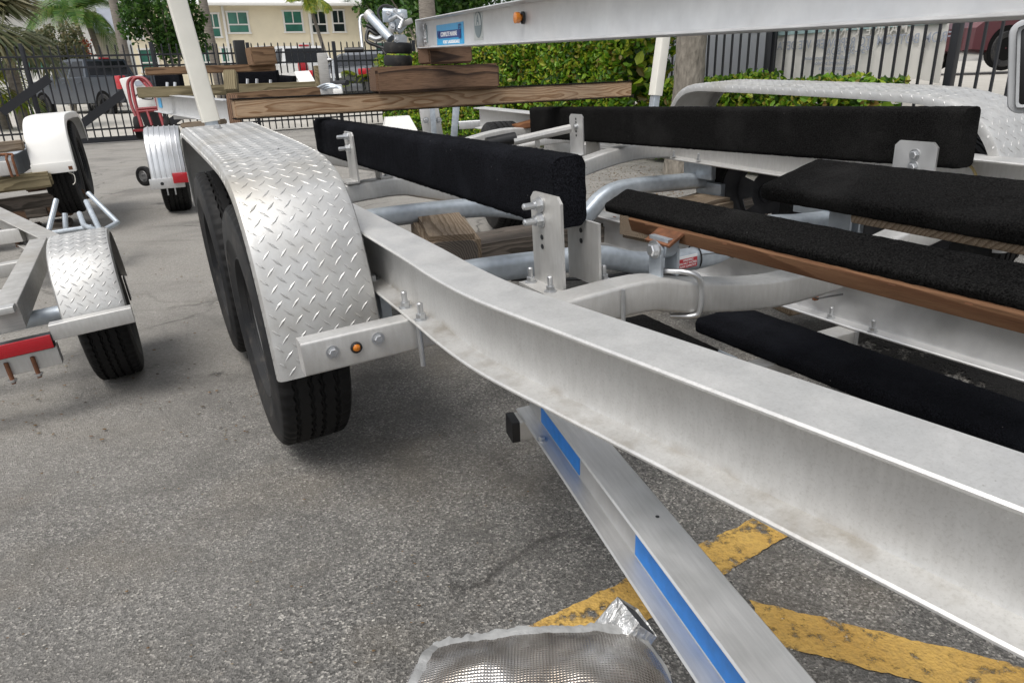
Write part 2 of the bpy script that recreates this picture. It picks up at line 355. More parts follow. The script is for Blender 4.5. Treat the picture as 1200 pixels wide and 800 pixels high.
glass('green_glass', (.05, .17, .13)); glass('car_glass', (.006, .007, .009), .12); glass('dark_window', (.02, .03, .03))
def carpaint(name, col):
    m = NM(name); m.set(col, .35, .25); m.b.inputs['Coat Weight'].default_value = .8; m.b.inputs['Coat Roughness'].default_value = .05; return m.m
carpaint('paint_slate', (.032, .041, .055)); carpaint('paint_white', (.72, .72, .71)); carpaint('paint_graphite', (.10, .105, .115)); carpaint('paint_silver', (.30, .31, .33)); carpaint('paint_wine', (.075, .012, .018))
plain('chrome', (.6, .6, .6), .15, .95); plain('grass_green', (.06, .13, .025), .9, 0, .3, 20)
def foil():
    m = NM('scrim_foil'); 
    s_ = m.mapping((1, 1, 1)); w1 = m.n.new('ShaderNodeTexWave'); w1.inputs['Scale'].default_value = 92; w1.bands_direction = 'X'; m.lk(s_, w1.inputs['Vector'])
    w2 = m.n.new('ShaderNodeTexWave'); w2.inputs['Scale'].default_value = 92; w2.bands_direction = 'Y'; m.lk(s_, w2.inputs['Vector'])
    for w in (w1, w2): w.inputs['Distortion'].default_value = .5; w.inputs['Detail Scale'].default_value = .4
    g = m.math('MAXIMUM', w1.outputs['Fac'], w2.outputs['Fac'])
    patch = m.noise(9, 4); c = m.ramp(patch, [(.40, (.16, .125, .095)), (.54, (.33, .295, .26)), (.68, (.66, .65, .64))])
    c = m.mix(m.math('MULTIPLY', m.ramp(g, [(.8, 0), (1, 1)]), .35), c, (.8, .79, .77))
    m.set(c, m.ramp(m.noise(22, 4), [(.3, .14), (.7, .34)]), .9, m.math('ADD', g, m.math('MULTIPLY', m.noise(40, 4), .9)), .50, .002)
    m = NM('foil_plain'); m.set((.62, .62, .61), .33, .85, m.noise(38, 5, .6, dist=1.2), .9, .012)
    m = NM('foil_tape'); m.set(m.ramp(m.noise(30, 4), [(.3, (.29, .29, .285)), (.7, (.44, .44, .43))]), .5, .35, m.noise(60, 5), .6, .006)
foil()

# ------------------------------------------------------------------ ground
def grid(name, x0, x1, y0, y1, nx, ny, zf, mat, xf=None):
    vs = []; fs = []
    for j in range(ny+1):
        for i in range(nx+1):
            x = x0+(x1-x0)*i/nx; y = y0+(y1-y0)*j/ny; vs.append(Vector((x, y, zf(x, y))))
    if xf: vs = [xf @ v for v in vs]
    for j in range(ny):
        for i in range(nx):
            k = j*(nx+1)+i; fs.append((k, k+1, k+nx+2, k+nx+1))
    return raw(name, vs, fs, mat, smooth=True)
tag(grid('ground', -700, 700, -700, 700, 4, 4, lambda x, y: 0, MT['asphalt']), kind='structure')
def sstep(t): t = max(0, min(1, t)); return t*t*(3-2*t)
def street_z(l, a): return .02 + .2*sstep((a-17.2)/1.5) + .66*sstep((l-6.6)/1.2)*(1-.6*sstep((a-12)/8))
# the street beyond the two fences, a little higher than the yard
def street(name, l0, l1, a0, a1, nx, ny):
    return tag(grid(name, l0, l1, a0, a1, nx, ny, street_z, MT['street'], G.M), kind='structure')
street('street', -60, 75, 16.9, 75, 90, 40)
street('street', 6.55, 75, -12, 16.9, 90, 40)

def strip(name, pts, mat, z):                                # flat sheet from outline points (l, a)
    vs = [gw(l, a, z) for l, a in pts]; return raw(name, vs, [tuple(range(len(vs)))], mat)
def og(px, py): p = on_ground(px, py); return (p.x, p.y)
def paint(pxs, label):
    P = [Vector(og(*p)) for p in pxs]; out = []
    for i, a in enumerate(P):
        b = P[(i+1) % len(P)]; k = max(1, int((b-a).length/.012)); n_ = Vector((a.y-b.y, b.x-a.x)).normalized()
        out += [a.lerp(b, q/k)+n_*(.007*noise.noise(Vector((a.x*9+q*.31, a.y, 1)))+.004*noise.noise(Vector((a.x+q*1.3, a.y, 5)))) for q in range(k)]
    return tag(strip('painted_line', [tuple(p) for p in out], MT['road_paint'], .004), kind='structure')
paint([(592, 748), (905, 598), (934, 622), (655, 790), (612, 790)], '')
paint([(878, 704), (1215, 786), (1215, 850), (1095, 806), (902, 754)], '')
paint([(1160, 462), (1230, 468), (1230, 500), (1180, 482)], '')
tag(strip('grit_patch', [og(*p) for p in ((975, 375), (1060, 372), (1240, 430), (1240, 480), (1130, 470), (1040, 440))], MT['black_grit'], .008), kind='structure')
# gravel and leaf litter
def scatter(name, n, mat, px_box, smin, smax, z=.006, label='', cat=''):
    vs = []; fs = []; x0, y0, x1, y1 = px_box
    for _ in range(n):
        p = on_ground(random.uniform(x0, x1), random.uniform(y0, y1)); c = gw(p.x, p.y, z); s_ = random.uniform(smin, smax)*(.6+.4*random.random())
        t = random.uniform(0, 6.3); b = len(vs); e = random.uniform(.4, .8)
        for k in range(5):
            q = t+2*PI*k/5; vs.append(c+Vector((math.cos(q)*s_, math.sin(q)*s_*e, random.uniform(0, .25)*s_)))
        vs.append(c+Vector((0, 0, s_*.5))); fs += [(b+k, b+(k+1) % 5, b+5) for k in range(5)]
    return tag(raw(name, vs, fs, mat), label, cat, kind='stuff')
scatter('leaf_litter', 420, MT['dry_leaf'], (0, 170, 330, 520), .003, .010, label='small brown dry leaves and bits scattered over the asphalt', cat='litter')
scatter('leaf_litter', 130, MT['dry_leaf'], (0, 420, 620, 790), .002, .006, label='few tiny dry bits scattered on the near asphalt', cat='litter')
scatter('gravel', 1600, MT['dry_leaf'], (690, 195, 800, 300), .006, .016, label='brown gravel and leaf litter on the ground between the axles', cat='gravel')
plain('grit_stone', (.42, .40, .36), .9, 0, .3, 40)
scatter('loose_stones', 900, MT['grit_stone'], (0, 300, 1200, 800), .0018, .0045, .003, 'tiny pale stones lying loose on the asphalt', 'gravel')

# ------------------------------------------------------------------ shared small parts
def hexmesh():
    m = MB(); n = 6
    m.tube([(0, 0, 0), (0, 0, .0025)], .0145, 16); m.tube([(0, 0, .0025), (0, 0, .009), (0, 0, .0105)], [.0098, .0098, .008], 6); return m.mesh('bolt', MT['zinc'], 30)
def studmesh():
    m = MB(); m.tube([(0, 0, 0), (0, 0, .0025)], .0145, 16); m.tube([(0, 0, .0025), (0, 0, .013)], .0105, 6); m.tube([(0, 0, .013), (0, 0, .034), (0, 0, .036)], [.0062, .0062, .004], 10); return m.mesh('stud', MT['zinc'], 30)
BOLT, STUD = hexmesh(), studmesh()
def bolt(parent, p, d, stud=False, s=1):
    me = STUD if stud else BOLT
    return link('bolt', me, parent, p, axis_mat(d).to_4x4() @ Matrix.Scale(s, 4))
def ubolt(parent, c, wdt, hgt, along, r=.006):               # U rod round a beam, legs up
    a = Vector(along).normalized(); u = Vector((0, 0, 1)); c = Vector(c)
    p = [c-a*wdt/2+u*hgt, c-a*wdt/2+u*.01, c-a*(wdt/2-.01), c+a*(wdt/2-.01), c+a*wdt/2+u*.01, c+a*wdt/2+u*hgt]
    o = MB().tube(p, r, 8).build('u_bolt', MT['zinc'], parent)
    return o
# --- wheels: axis along local x
def tyre_mesh(Rt, w, rr, seg=232, name='tyre'):
    prof = [(-.5, None)]
    m = MB(); hw = w/2; T = []
    xs = [-.78, -.60, -.56, -.50, -.46, -.20, -.17, -.11, -.08, .08, .11, .17, .20, .46, .50, .56, .60, .78]
    groove = {2, 3, 6, 7, 10, 11, 14, 15}
    rows = []
    for i in range(seg):
        t = 2*PI*i/seg; zz = (.026, .0, -.026, .0)[i % 4]; z2 = (.04 if (i//3) % 2 else -.04)
        row = [(rr, -.62*hw), (rr+.010, -.80*hw), (rr+.018, -.90*hw), (rr+.022, -.885*hw), (rr+(Rt-rr)*.40, -.985*hw), (rr+(Rt-rr)*.43, -1.01*hw), (rr+(Rt-rr)*.60, -1.0*hw), (rr+(Rt-rr)*.62, -.985*hw), (Rt-.030, -.97*hw), (Rt-.018, -.92*hw), (Rt-(.009 if i % 4 < 2 else .0135), -.86*hw)]
        for k, x in enumerate(xs):
            cr = .004*(x*x); g = .008 if k in groove else 0
            sh = zz if (k not in (0, len(xs)-1)) else 0
            if k in (0, len(xs)-1) and i % 4 >= 2: g = .006
            row.append((Rt-cr-g, (x+sh)*hw))
        row += [(Rt-(.009 if i % 4 < 2 else .0135), .86*hw), (Rt-.018, .92*hw), (Rt-.030, .97*hw), (rr+(Rt-rr)*.62, .985*hw), (rr+(Rt-rr)*.60, 1.0*hw), (rr+(Rt-rr)*.43, 1.01*hw), (rr+(Rt-rr)*.40, .985*hw), (rr+.022, .885*hw), (rr+.018, .90*hw), (rr+.010, .80*hw), (rr, .62*hw)]
        rows.append([(x, r*math.cos(t), r*math.sin(t)) for r, x in row])
    n = len(rows[0]); vs = [v for r_ in rows for v in r_]; fs = []
    for i in range(seg):
        k = (i+1) % seg
        for j in range(n-1): fs.append((i*n+j, k*n+j, k*n+j+1, i*n+j+1))
    me = bpy.data.meshes.new(name); me.from_pydata(vs, [], fs); me.materials.append(MT['rubber']); me.materials.append(MT['rubber_wall'])
    for q, p in enumerate(me.polygons): p.material_index = 1 if ((q % (n-1)) < 9 or (q % (n-1)) >= n-10) else 0
    bm = bmesh.new(); bm.from_mesh(me); bmesh.ops.recalc_face_normals(bm, faces=bm.faces[:]); bm.to_mesh(me); bm.free()
    me.polygons.foreach_set('use_smooth', [True]*len(me.polygons)); me.set_sharp_from_angle(angle=R(28)); return me
def rim_mesh(rr, w, mat='rim_grey', holes=5, off=.15, seg=60):
    hw = w/2; m = MB()
    m.lathe([(rr+.004, -.72*hw), (rr+.012, -.66*hw), (rr, -.60*hw), (rr-.012, -.5*hw), (rr-.035, -.1*hw), (rr-.035, .1*hw), (rr-.012, .5*hw), (rr, .60*hw), (rr+.012, .66*hw), (rr+.004, .72*hw)], seg)
    rings = [(rr-.03, off-.10), (rr*.74, off-.06), (rr*.52, off+.06), (rr*.42, off+.10), (rr*.2, off+.05), (.001, off+.05)]
    vs = []; fs = []
    for i in range(seg):
        t = 2*PI*i/seg; vs += [(x*hw*2, r*math.cos(t), r*math.sin(t)) for r, x in rings]
    k_ = len(rings); per = seg//holes
    for i in range(seg):
        for j in range(k_-1):
            if j == 1 and 4 < (i % per) < per-3: continue
            a = i*k_+j; b = ((i+1) % seg)*k_+j; fs.append((a, b, b+1, a+1))
    m.add(vs, fs); return m.mesh('wheel', MT[mat], 40)
WH = {}
def wheel(parent, p, Rt=.345, w=.205, rr=.19, mat='rim_grey', holes=5, off=-.15, hub=True, name='wheel'):
    k = (Rt, w, rr, mat, holes, off)
    if k not in WH: WH[k] = (rim_mesh(rr, w, mat, holes, off), tyre_mesh(Rt, w, rr))
    o = link(name, WH[k][0], parent, p); link('tyre', WH[k][1], o)
    if hub:
        h = MB(); sg_ = 1 if off > 0 else -1
        h.lathe([(.045, off*w), (.045, off*w+sg_*.02), (.03, off*w+sg_*.03), (.001, off*w+sg_*.032)], 20)
        h.build('hub', MT['rim_dark'], o)
    return o
# --- fender with pressed diamond tread
def fender_path(pts, n=6): return curve(pts, n)
def fender(parent, x0, x1, pts, mat='diamond_plate', lip=.035, tread=True, n=6, flip=False, name='fender', pitch=.0295):
    path = curve([(0, a, z) for a, z in pts], n); w = abs(x1-x0); xm = (x0+x1)/2; hw = w/2
    prof = [(-hw, -lip), (-hw, -.016), (-hw+.005, -.005), (-hw+.018, 0), (hw-.018, 0), (hw-.005, -.005), (hw, -.016), (hw, -lip), (hw-.004, -lip), (hw-.004, -.018), (hw-.019, -.005), (-hw+.019, -.005), (-hw+.004, -.018), (-hw+.004, -lip)]
    ups = []; 
    for i in range(len(path)):
        t = (path[min(i+1, len(path)-1)]-path[max(i-1, 0)]).normalized(); ups.append(Vector((0, -t.z, t.y)) if True else t)
    m = MB(); m.sweep(prof, [p+Vector((xm, 0, 0)) for p in path], ups=ups)
    o = m.build(name, MT[mat], parent, 40)
    if tread:
        # arc-length parameter
        L_ = [0]
        for i in range(1, len(path)): L_.append(L_[-1]+(path[i]-path[i-1]).length)
        def P(u, s_):
            s_ = max(0, min(L_[-1]-1e-5, s_)); i = 0
            while L_[i+1] < s_: i += 1
            f = (s_-L_[i])/(L_[i+1]-L_[i]); c = path[i].lerp(path[i+1], f); nn = ups[i].lerp(ups[min(i+1, len(ups)-1)], f).normalized()
            au = abs(u); sg = 1 if u > 0 else -1; dz = 0; nrm = nn; q = hw-.018
            if au > q:
                e = au-q
                if e < .022: dz = -e*e/.022*.7; au = q+e*.8; nrm = (nn*.7+Vector((sg*.7, 0, 0))).normalized()
                else: dz = -.013-(e-.022); au = hw; nrm = Vector((sg, 0, 0))
            return c+Vector((xm+sg*au, 0, 0))+nn*dz, nrm
        vs = []; fs = []; q2 = pitch/math.sqrt(2); nu = int((w+.08)/2/q2)+1; ns = int(L_[-1]/q2)
        for i in range(1, ns):
            for j in range(-nu, nu+1):
                if (i+j) % 2: continue
                u = j*q2; s_ = i*q2; an = R(45) if i % 2 else R(-45); ln = pitch*.56; wd_ = pitch*.115; h_ = .0014*random.uniform(.6, 1.1)
                if abs(u) > hw+lip-.022: continue
                pts_ = []
                ca, sa = math.cos(an), math.sin(an)
                for (q, r_, hh) in ((-ln, 0, 0), (0, -wd_, 0), (ln, 0, 0), (0, wd_, 0), (-ln*.45, 0, h_), (ln*.45, 0, h_)):
                    p, nn = P(u+q*ca-r_*sa, s_+q*sa+r_*ca); pts_.append(p+nn*(hh+.0003))
                b = len(vs); vs += pts_; fs += [(b, b+1, b+4), (b+1, b+5, b+4), (b+1, b+2, b+5), (b+2, b+3, b+5), (b+3, b+4, b+5), (b+3, b, b+4)]
        t = MB(); t.add(vs, fs); tag(t.build('diamond_tread', MT[mat], o, 0), kind='stuff')
    return o
# --- carpeted board running along local y, from a0 to a1
def board(parent, name, mat, c0, c1, w, h, r=.012, tilt=0, step=.012, jit=.0011, fuzz=0):
    c0, c1 = Vector(c0), Vector(c1); n = max(2, int((c1-c0).length/step)); prof = []
    base = rrect(w, h, r, 4)
    for i in range(len(base)):                                # subdivide the long edges
        a, b = Vector(base[i]), Vector(base[(i+1) % len(base)]); k = max(1, int((b-a).length/step))
        prof += [tuple(a.lerp(b, q/k)) for q in range(k)]
    ct, st = math.cos(tilt), math.sin(tilt)
    path = [c0.lerp(c1, i/n) for i in range(n+1)]
    m = MB(); d = (c1-c0).normalized(); sd_ = d.cross(Vector((0, 0, 1))).normalized(); uu = sd_.cross(d)
    S2 = sd_*ct+uu*st; U2 = -sd_*st+uu*ct; vs = []; fs = []; k = len(prof)
    ext = [(-.0, .90), (.006, .97)] ; rows = [(c0, .86), (c0+d*.004, .955)] + [(p, 1) for p in path[1:-1]] + [(c1-d*.004, .955), (c1, .86)]
    for p, s_ in rows:
        for a, b in prof:
            q = jit*random.uniform(-1, 1); mm = math.hypot(a, b)
            sx = a-(1-s_)*.16*w*(1 if a > 0 else -1)*.5; sy = b-(1-s_)*.16*h*(1 if b > 0 else -1)*.5
            vs.append(p+S2*(sx+a/mm*q)+U2*(sy+b/mm*q)+d*random.uniform(-jit, jit)*.6)
    for i in range(len(rows)-1):
        for j in range(k): fs.append((i*k+j, i*k+(j+1) % k, (i+1)*k+(j+1) % k, (i+1)*k+j))
    fs.append(tuple(range(k-1, -1, -1))); fs.append(tuple(range((len(rows)-1)*k, len(rows)*k)))
    m.add(vs, fs); o = m.build(name, MT[mat], parent, 60)
    if fuzz:
        fv = []; ff = []
        for _ in range(fuzz):
            i = random.randrange(1, len(rows)-1); j = random.randrange(k); a, b = prof[j]; p = vs[i*k+j].lerp(vs[i*k+(j+1) % k], random.random())+d*random.uniform(-.006, .006)
            nn = Vector((a/(w*w), b/(h*h))); ml_ = max(abs(nn.x)*w, abs(nn.y)*h); nn = Vector((nn.x if abs(a) > w/2-r else nn.x*.15, nn.y if abs(b) > h/2-r else nn.y*.15)); nn.normalize()
            nv = (S2*nn.x+U2*nn.y+Vector((random.gauss(0, .5), random.gauss(0, .5), random.gauss(0, .5)))).normalized(); q = nv.orthogonal()*.00045
            L0 = len(fv); fv += [p-q, p+q, p+nv*random.uniform(.002, .0052)]; ff.append((L0, L0+1, L0+2))
        tag(raw('carpet_fuzz', fv, ff, MT[mat], o), kind='stuff')
    return o
def timber(name, mat, label, cat, M, sz, parent=None, bev=.006, group=None):      # a sawn block, grain along local x
    bm = bmesh.new(); bmesh.ops.create_cube(bm, size=1)
    n = max(1, int(sz[0]/.12))
    bmesh.ops.subdivide_edges(bm, edges=[e for e in bm.edges if abs(e.verts[0].co.x-e.verts[1].co.x) > .5], cuts=n)
    for v in bm.verts: v.co = Vector((v.co.x*sz[0], v.co.y*sz[1]+random.uniform(-1, 1)*bev*.25, v.co.z*sz[2]+random.uniform(-1, 1)*bev*.2))
    bmesh.ops.bevel(bm, geom=[e for e in bm.edges if len(e.link_faces) == 2 and e.calc_face_angle(0) > .8], offset=bev, segments=2, affect='EDGES')
    me = bpy.data.meshes.new(name); bm.to_mesh(me); bm.free(); me.materials.append(MT[mat])
    me.polygons.foreach_set('use_smooth', [True]*len(me.polygons)); me.set_sharp_from_angle(angle=R(35))
    o = link(name, me, parent)
    if parent: o.matrix_basis = M
    else: o.matrix_world = M; tag(o, label, cat, group)
    return o
def text(name, s_, size, mat, parent, M, squash=1, bold=0, mirror=False):
    cu = bpy.data.curves.new(name, 'FONT'); cu.body = s_; cu.size = size; cu.align_x = 'CENTER'; cu.align_y = 'CENTER'; cu.extrude = .0004; cu.offset = bold
    t = bpy.data.objects.new(name, cu); me = bpy.data.meshes.new_from_object(t); bpy.data.objects.remove(t)
    for v in me.vertices: v.co.x *= squash*(-1 if mirror else 1)
    me.materials.clear(); me.materials.append(MT[mat])
    o = link(name, me, parent); o.matrix_basis = M; return o

# ================================================================== MAIN TRAILER (front towards the camera)
T = thing('boat_trailer', 'large aluminium tandem boat trailer with black carpeted bunks and diamond plate fenders in the foreground', 'trailer', MF.M)
def rail(parent, pts, name='frame_rail', h=.155, w=.104, tf=.009, tw=.008, mat='aluminium', n=8):
    return MB().sweep(ibeam(h, w, tf, tw), curve(pts, n)).build(name, MT[mat], parent, 40)
ZB = .545
rL = rail(T, [(.556, 5.2, ZB), (.556, 3.6, ZB), (.556, 2.2, ZB), (.553, 1.55, ZB), (.548, 1.30, ZB), (.556, 1.12, ZB), (.590, .90, ZB), (.626, .68, ZB), (.672, .40, ZB), (.735, .0, ZB), (.83, -.6, ZB)], n=10, mat='rail_aluminium')
rR = rail(T, [(2.47, 5.2, ZB+.057), (2.47, 3.4, ZB+.029), (2.47, 2.2, ZB+.0105), (2.47, 1.2, ZB-.005), (2.44, .7, ZB-.012), (2.34, .1, ZB-.02), (2.2, -.6, ZB-.03)], n=8)
# cross members: box section bent down to the keel
def xmember(a, z=.585, mid=.50, h=.075, w=.085, mat='aluminium'):
    pts = [(.52, a, ZB-h/2-.002), (.62, a, ZB-h/2-.002), (.74, a, z-.004), (.97, a, z+.0), (1.10, a, z-.03), (1.34, a, mid+.008), (1.5, a, mid), (1.66, a, mid+.008), (1.95, a, z-.03), (2.2, a, z), (2.40, a, ZB-h/2-.002), (2.5, a, ZB-h/2-.002)]
    pts[0:3] = [(.60, a, z-.012), (.74, a, z-.004)]; pts[-2:] = [(2.42, a, z-.012)]
    return MB().sweep(rrect(h, w, .009), curve(pts, 5), upv=(0, -1, 0)).build('cross_member', MT[mat], T, 40)
xmember(1.25, .578, .495, w=.075); xmember(2.92, .625, .52); xmember(4.3, .63, .53)
# axles: galvanised tube with a dropped middle
def axle(a, pts, r=.038):
    o = MB().sweep(rrect(.078, .07, .024, 4), curve([(l, a, z) for l, z in pts], 7), upv=(0, 1, 0)).build('axle', MT['galvanised'], T, 50); return o
ax1 = axle(1.95, [(.42, .475), (.62, .49), (.89, .485), (1.20, .463), (1.36, .445), (1.50, .40), (1.68, .372), (1.86, .37), (1.99, .405), (2.12, .43), (2.3, .41), (2.56, .39)])
ax2 = axle(2.75, [(.42, .53), (.825, .536), (1.275, .512), (1.5, .46), (1.66, .40), (1.80, .39), (1.90, .455), (1.98, .485), (2.12, .49), (2.45, .47), (2.62, .46)])
lab = MB().box((0, 0, 0), (.085, .0015, .042)).build('warning_label', MT['red_ink'], ax1); lab.location = (1.70, 1.909, .374)
lb2 = MB().box((0, 0, 0), (.085, .0016, .010)).build('label_margin', MT['white_ink'], ax1); lb2.location = (1.70, 1.909, .394)
for k in range(3):
    text('label_text', ('WARNING', 'DO NOT EXCEED', 'AXLE CAPACITY')[k], .010, 'white_ink', ax1, Matrix.Translation((1.70, 1.9075, .382-k*.011)) @ Matrix.Rotation(R(90), 4, 'X'))
MB().tube([(1.765, 1.95-.036*math.cos(t)*1.12, .372+.041*math.sin(t)*1.12) for t in [i*2*PI/20 for i in range(21)]], .003, 6).build('cable_tie', MT['black_plastic'], ax1)
MB().tube([(1.765, 1.91, .39), (1.80, 1.88, .395), (1.85, 1.87, .38), (1.88, 1.87, .365)], .002, 6).build('cable_tie', MT['black_plastic'], ax1)
MB().tube(curve([(1.0, 1.94, .44), (1.25, 1.93, .395), (1.45, 1.93, .375), (1.6, 1.93, .385)], 5), .006, 6).build('brake_line', MT['black_plastic'], T)
# torsion arms
for a, x, z in ((2.75, 2.53, .45), (1.95, 2.50, .39), (2.75, .47, .51), (1.95, .47, .45)):
    MB().box((x, a-.05, z-.04), (.03, .17, .10), None, .006).build('torsion_arm', MT['galvanised'], T)
# wheels
ZW = .405
wheel(T, (.312, 2.105, ZW), .362, .205, .19, 'rim_grey', off=-.20); wheel(T, (.312, 2.985, ZW), .362, .205, .19, 'rim_grey', off=-.20)
wheel(T, (2.66, 1.70, ZW), .362, .205, .19, mat='rim_dark', off=.15); wheel(T, (2.66, 2.50, ZW), .362, .205, .19, mat='rim_dark', off=.15)
# fenders
FP = [(1.700, .385), (1.710, .47), (1.735, .60), (1.790, .74), (1.885, .835), (2.03, .878), (2.22, .893), (2.65, .907), (3.02, .916), (3.24, .916), (3.36, .875), (3.44, .76), (3.48, .58)]
fl = fender(T, .215, .498, FP)
bolt(fl, (.335, 3.02, .917), (0, 0, 1), False, 1.2); bolt(fl, (.40, 2.2, .894), (0, 0, 1), False, .25)
FR = [(a-.42, z+.004) for a, z in FP]
fr = fender(T, 2.50, 2.79, FR)
# fender step bar with marker lamp
sb = MB().sweep(rrect(.052, .080, .006), [(.252, 1.53, .505), (.70, 1.53, .505)]).build('fender_bar', MT['aluminium'], T)
mb = MB()
for s_ in (-1, 1): mb.box((.2515, 1.53+s_*.0, .505), (.002, .046, .072))
for x, z in ((.318, .510), (.425, .517)): bolt(sb, (x, 1.5035, z), (0, -1, 0), False, 1.05)
ml = MB().lathe([(.0135, 0), (.0135, .004), (.010, .006), (.010, .001)], 20, Matrix.Translation((.372, 1.503, .508)) @ Matrix.Rotation(R(-90), 4, 'Z')).build('marker_lamp', MT['black_plastic'], sb)
MB().lathe([(.0095, .003), (.008, .007), (.004, .0085), (.0001, .009)], 20, Matrix.Translation((.372, 1.503, .508)) @ Matrix.Rotation(R(-90), 4, 'Z')).build('amber_lens', MT['amber_lens'], ml, 60)
for s_ in (0, 1): bolt(rL, (.52, 1.46+.105*s_, ZB+.009), (0, 0, 1), True, 1.15)
bolt(rL, (.526, 1.85, ZB+.009), (0, 0, 1), False, 1.5)
for s_ in (0, 1): MB().cyl((.52, 1.485+.0*s_-.0, ZB-.002-.0), (.52, 1.485, ZB-.115), .0065, 10).build('u_bolt', MT['zinc'], T) if s_ else None
MB().box((.535, 1.95, .50), (.03, .34, .085), None, .006).build('axle_hanger', MT['galvanised'], T)
MB().box((2.47, 1.95, .47), (.03, .34, .12), None, .006).build('axle_hanger', MT['galvanised'], T)
MB().box((.535, 2.75, .50), (.03, .34, .085), None, .006).build('axle_hanger', MT['galvanised'], T)
MB().box((2.47, 2.72, .525), (.03, .20, .08), None, .006).build('axle_hanger', MT['galvanised'], T)
# tall side bunks
board(T, 'bunk', 'carpet_navy', (.858, 1.345, .811), (.858, 3.55, .806), .088, .160, .022, fuzz=9000)
board(T, 'bunk', 'carpet_black', (2.125, 1.235, .803), (2.125, 3.72, .740), .075, .168, .016, fuzz=7000)
# bunk brackets: upright plates with a foot
def bracket(x, a, z0, z1, side, w=.072, chan=True, mat='aluminium'):
    m = MB(); t = .007
    m.poly([(-w/2, 0), (w/2, 0), (w/2, z1-z0-.014), (w/2-.014, z1-z0), (-w/2+.014, z1-z0), (-w/2, z1-z0-.014)], t, Matrix.Translation((x, a, z0)) @ Matrix.Rotation(R(90), 4, 'Z') @ Matrix.Rotation(R(90), 4, 'X'))
    m.box((x+side*.022, a, z0+t/2), (.05, w, t))
    o = m.build('bunk_bracket', MT[mat], T)
    return o
def slotdark(o, x, a, zs, s_):
    for z in zs: MB().lathe([(.0062, 0), (.0062, .0006), (.0001, .0006)], 12, Matrix.Translation((x, a, z)) @ Matrix.Scale(s_, 4)).build('bolt_hole', MT['dark_opening'], o)
b1 = bracket(.8085, 1.365, .596, .812, -1, .13)
for z in (.787, .752): bolt(b1, (.8045, 1.385, z), (-1, 0, 0), True, 1.25)
slotdark(b1, .8045, 1.385, (.712, .690), -1)
for dy in (-.045, .045): bolt(b1, (.783, 1.365+dy, .603), (0, 0, 1), True, 1.0)
# channel leg under the end of the bunk
m = MB(); m.box((.905, 1.365, .667), (.007, .13, .148)); m.box((.928, 1.33, .596), (.045, .07, .007)); b2 = m.build('bunk_bracket', MT['aluminium'], T)
slotdark(b2, .9005, 1.37, (.715, .69), -1); bolt(b2, (.932, 1.325, .5995), (0, 0, 1), True, 1)
MB().cyl((.90, 1.206, .612), (.90, 1.206, .53), .005, 8).build('u_bolt', MT['zinc'], T)
b3 = bracket(.807, 2.92, .665, .862, -1, .12)
for z in (.845, .80): bolt(b3, (.803, 2.92, z), (-1, 0, 0), True, 1.25)
m = MB(); m.box((.91, 2.92, .715), (.007, .07, .10)); m.box((.935, 2.92, .668), (.05, .07, .007)); b4 = m.build('bunk_bracket', MT['aluminium'], T); bolt(b4, (.945, 2.92, .672), (0, 0, 1), True, 1)
ubolt(T, (.945, 2.92, .575), .075, .095, (0, 1, 0))
# brackets of the right bunk: the plates face the camera
def plate(x, a, z0, z1, w, zs, hs=()):
    m = MB(); h = z1-z0
    m.poly([(-w/2, 0), (w/2, 0), (w/2, h-.014), (w/2-.014, h), (-w/2+.014, h), (-w/2, h-.014)], .007, Matrix.Translation((x, a, z0)) @ Matrix.Rotation(R(90), 4, 'Z') @ Matrix.Rotation(R(90), 4, 'X'))
    m.box((x-.02, a, z0+.0035), (.045, w, .007))
    o = m.build('bunk_bracket', MT['aluminium_bright'], T)
    for z in zs: bolt(o, (x-.0036, a, z), (-1, 0, 0), False, 1.15)
    slotdark(o, x-.0037, a, hs, -1)
    m = MB(); m.box((x+.092, a-.01, (z0+z1-.16)/2+.0), (.007, w, .12)); m.build('bunk_bracket', MT['aluminium'], T)
    return o
plate(2.083, 1.36, .585, .790, .135, (.752, .716), (.69,))
plate(2.083, 3.22, .60, .805, .125, (.745,), (.782, .765, .72, .70))
# carpeted keel bunks laid flat, running out of the picture towards the camera
A0, A1 = Vector((1.10, 1.52, .728)), Vector((1.155, -.25, .728))
kb = board(T, 'keel_bunk', 'carpet_black', A0+Vector((.012, 0, .006)), A1+Vector((.012, 0, .006)), .086, .024, .008, R(-22), fuzz=6000)
d = (A1-A0).normalized(); MB().sweep(rrect(.080, .036, .003), [A0+d*.10+Vector((.012, 0, -.024)), A1+Vector((.012, 0, -.024))], ups=[Vector((-.34, 0, .94))]*2).build('bunk_board', MT['red_board_y'], kb, 40)
B0, B1 = Vector((1.455, 1.262, .772)), Vector((1.40, -.25, .785))
kb2 = board(T, 'keel_bunk', 'carpet_black', B0, B1, .20, .040, .013, R(-13), fuzz=8000)
d = (B1-B0).normalized(); MB().sweep(rrect(.16, .02, .004), [B0+d*.25+Vector((0, 0, -.032)), B1+Vector((0, 0, -.032))], ups=[Vector((-.22, 0, .97))]*2).build('bunk_board', MT['weathered_block'], kb2, 40)
# staples along the carpet edge
for p0, p1, dz, dx, n_, par in ((A0, A1, -.017, -.052, 13, kb), (B0, B1, -.006, -.0895, 12, kb2)):
    m = MB()
    for i in range(n_):
        p = p0.lerp(p1, (i+.6)/n_/1.1)+Vector((dx, 0, dz)); m.box(p, (.0014, .012, .0016))
    tag(m.build('staples', MT['rust'], par), kind='stuff')
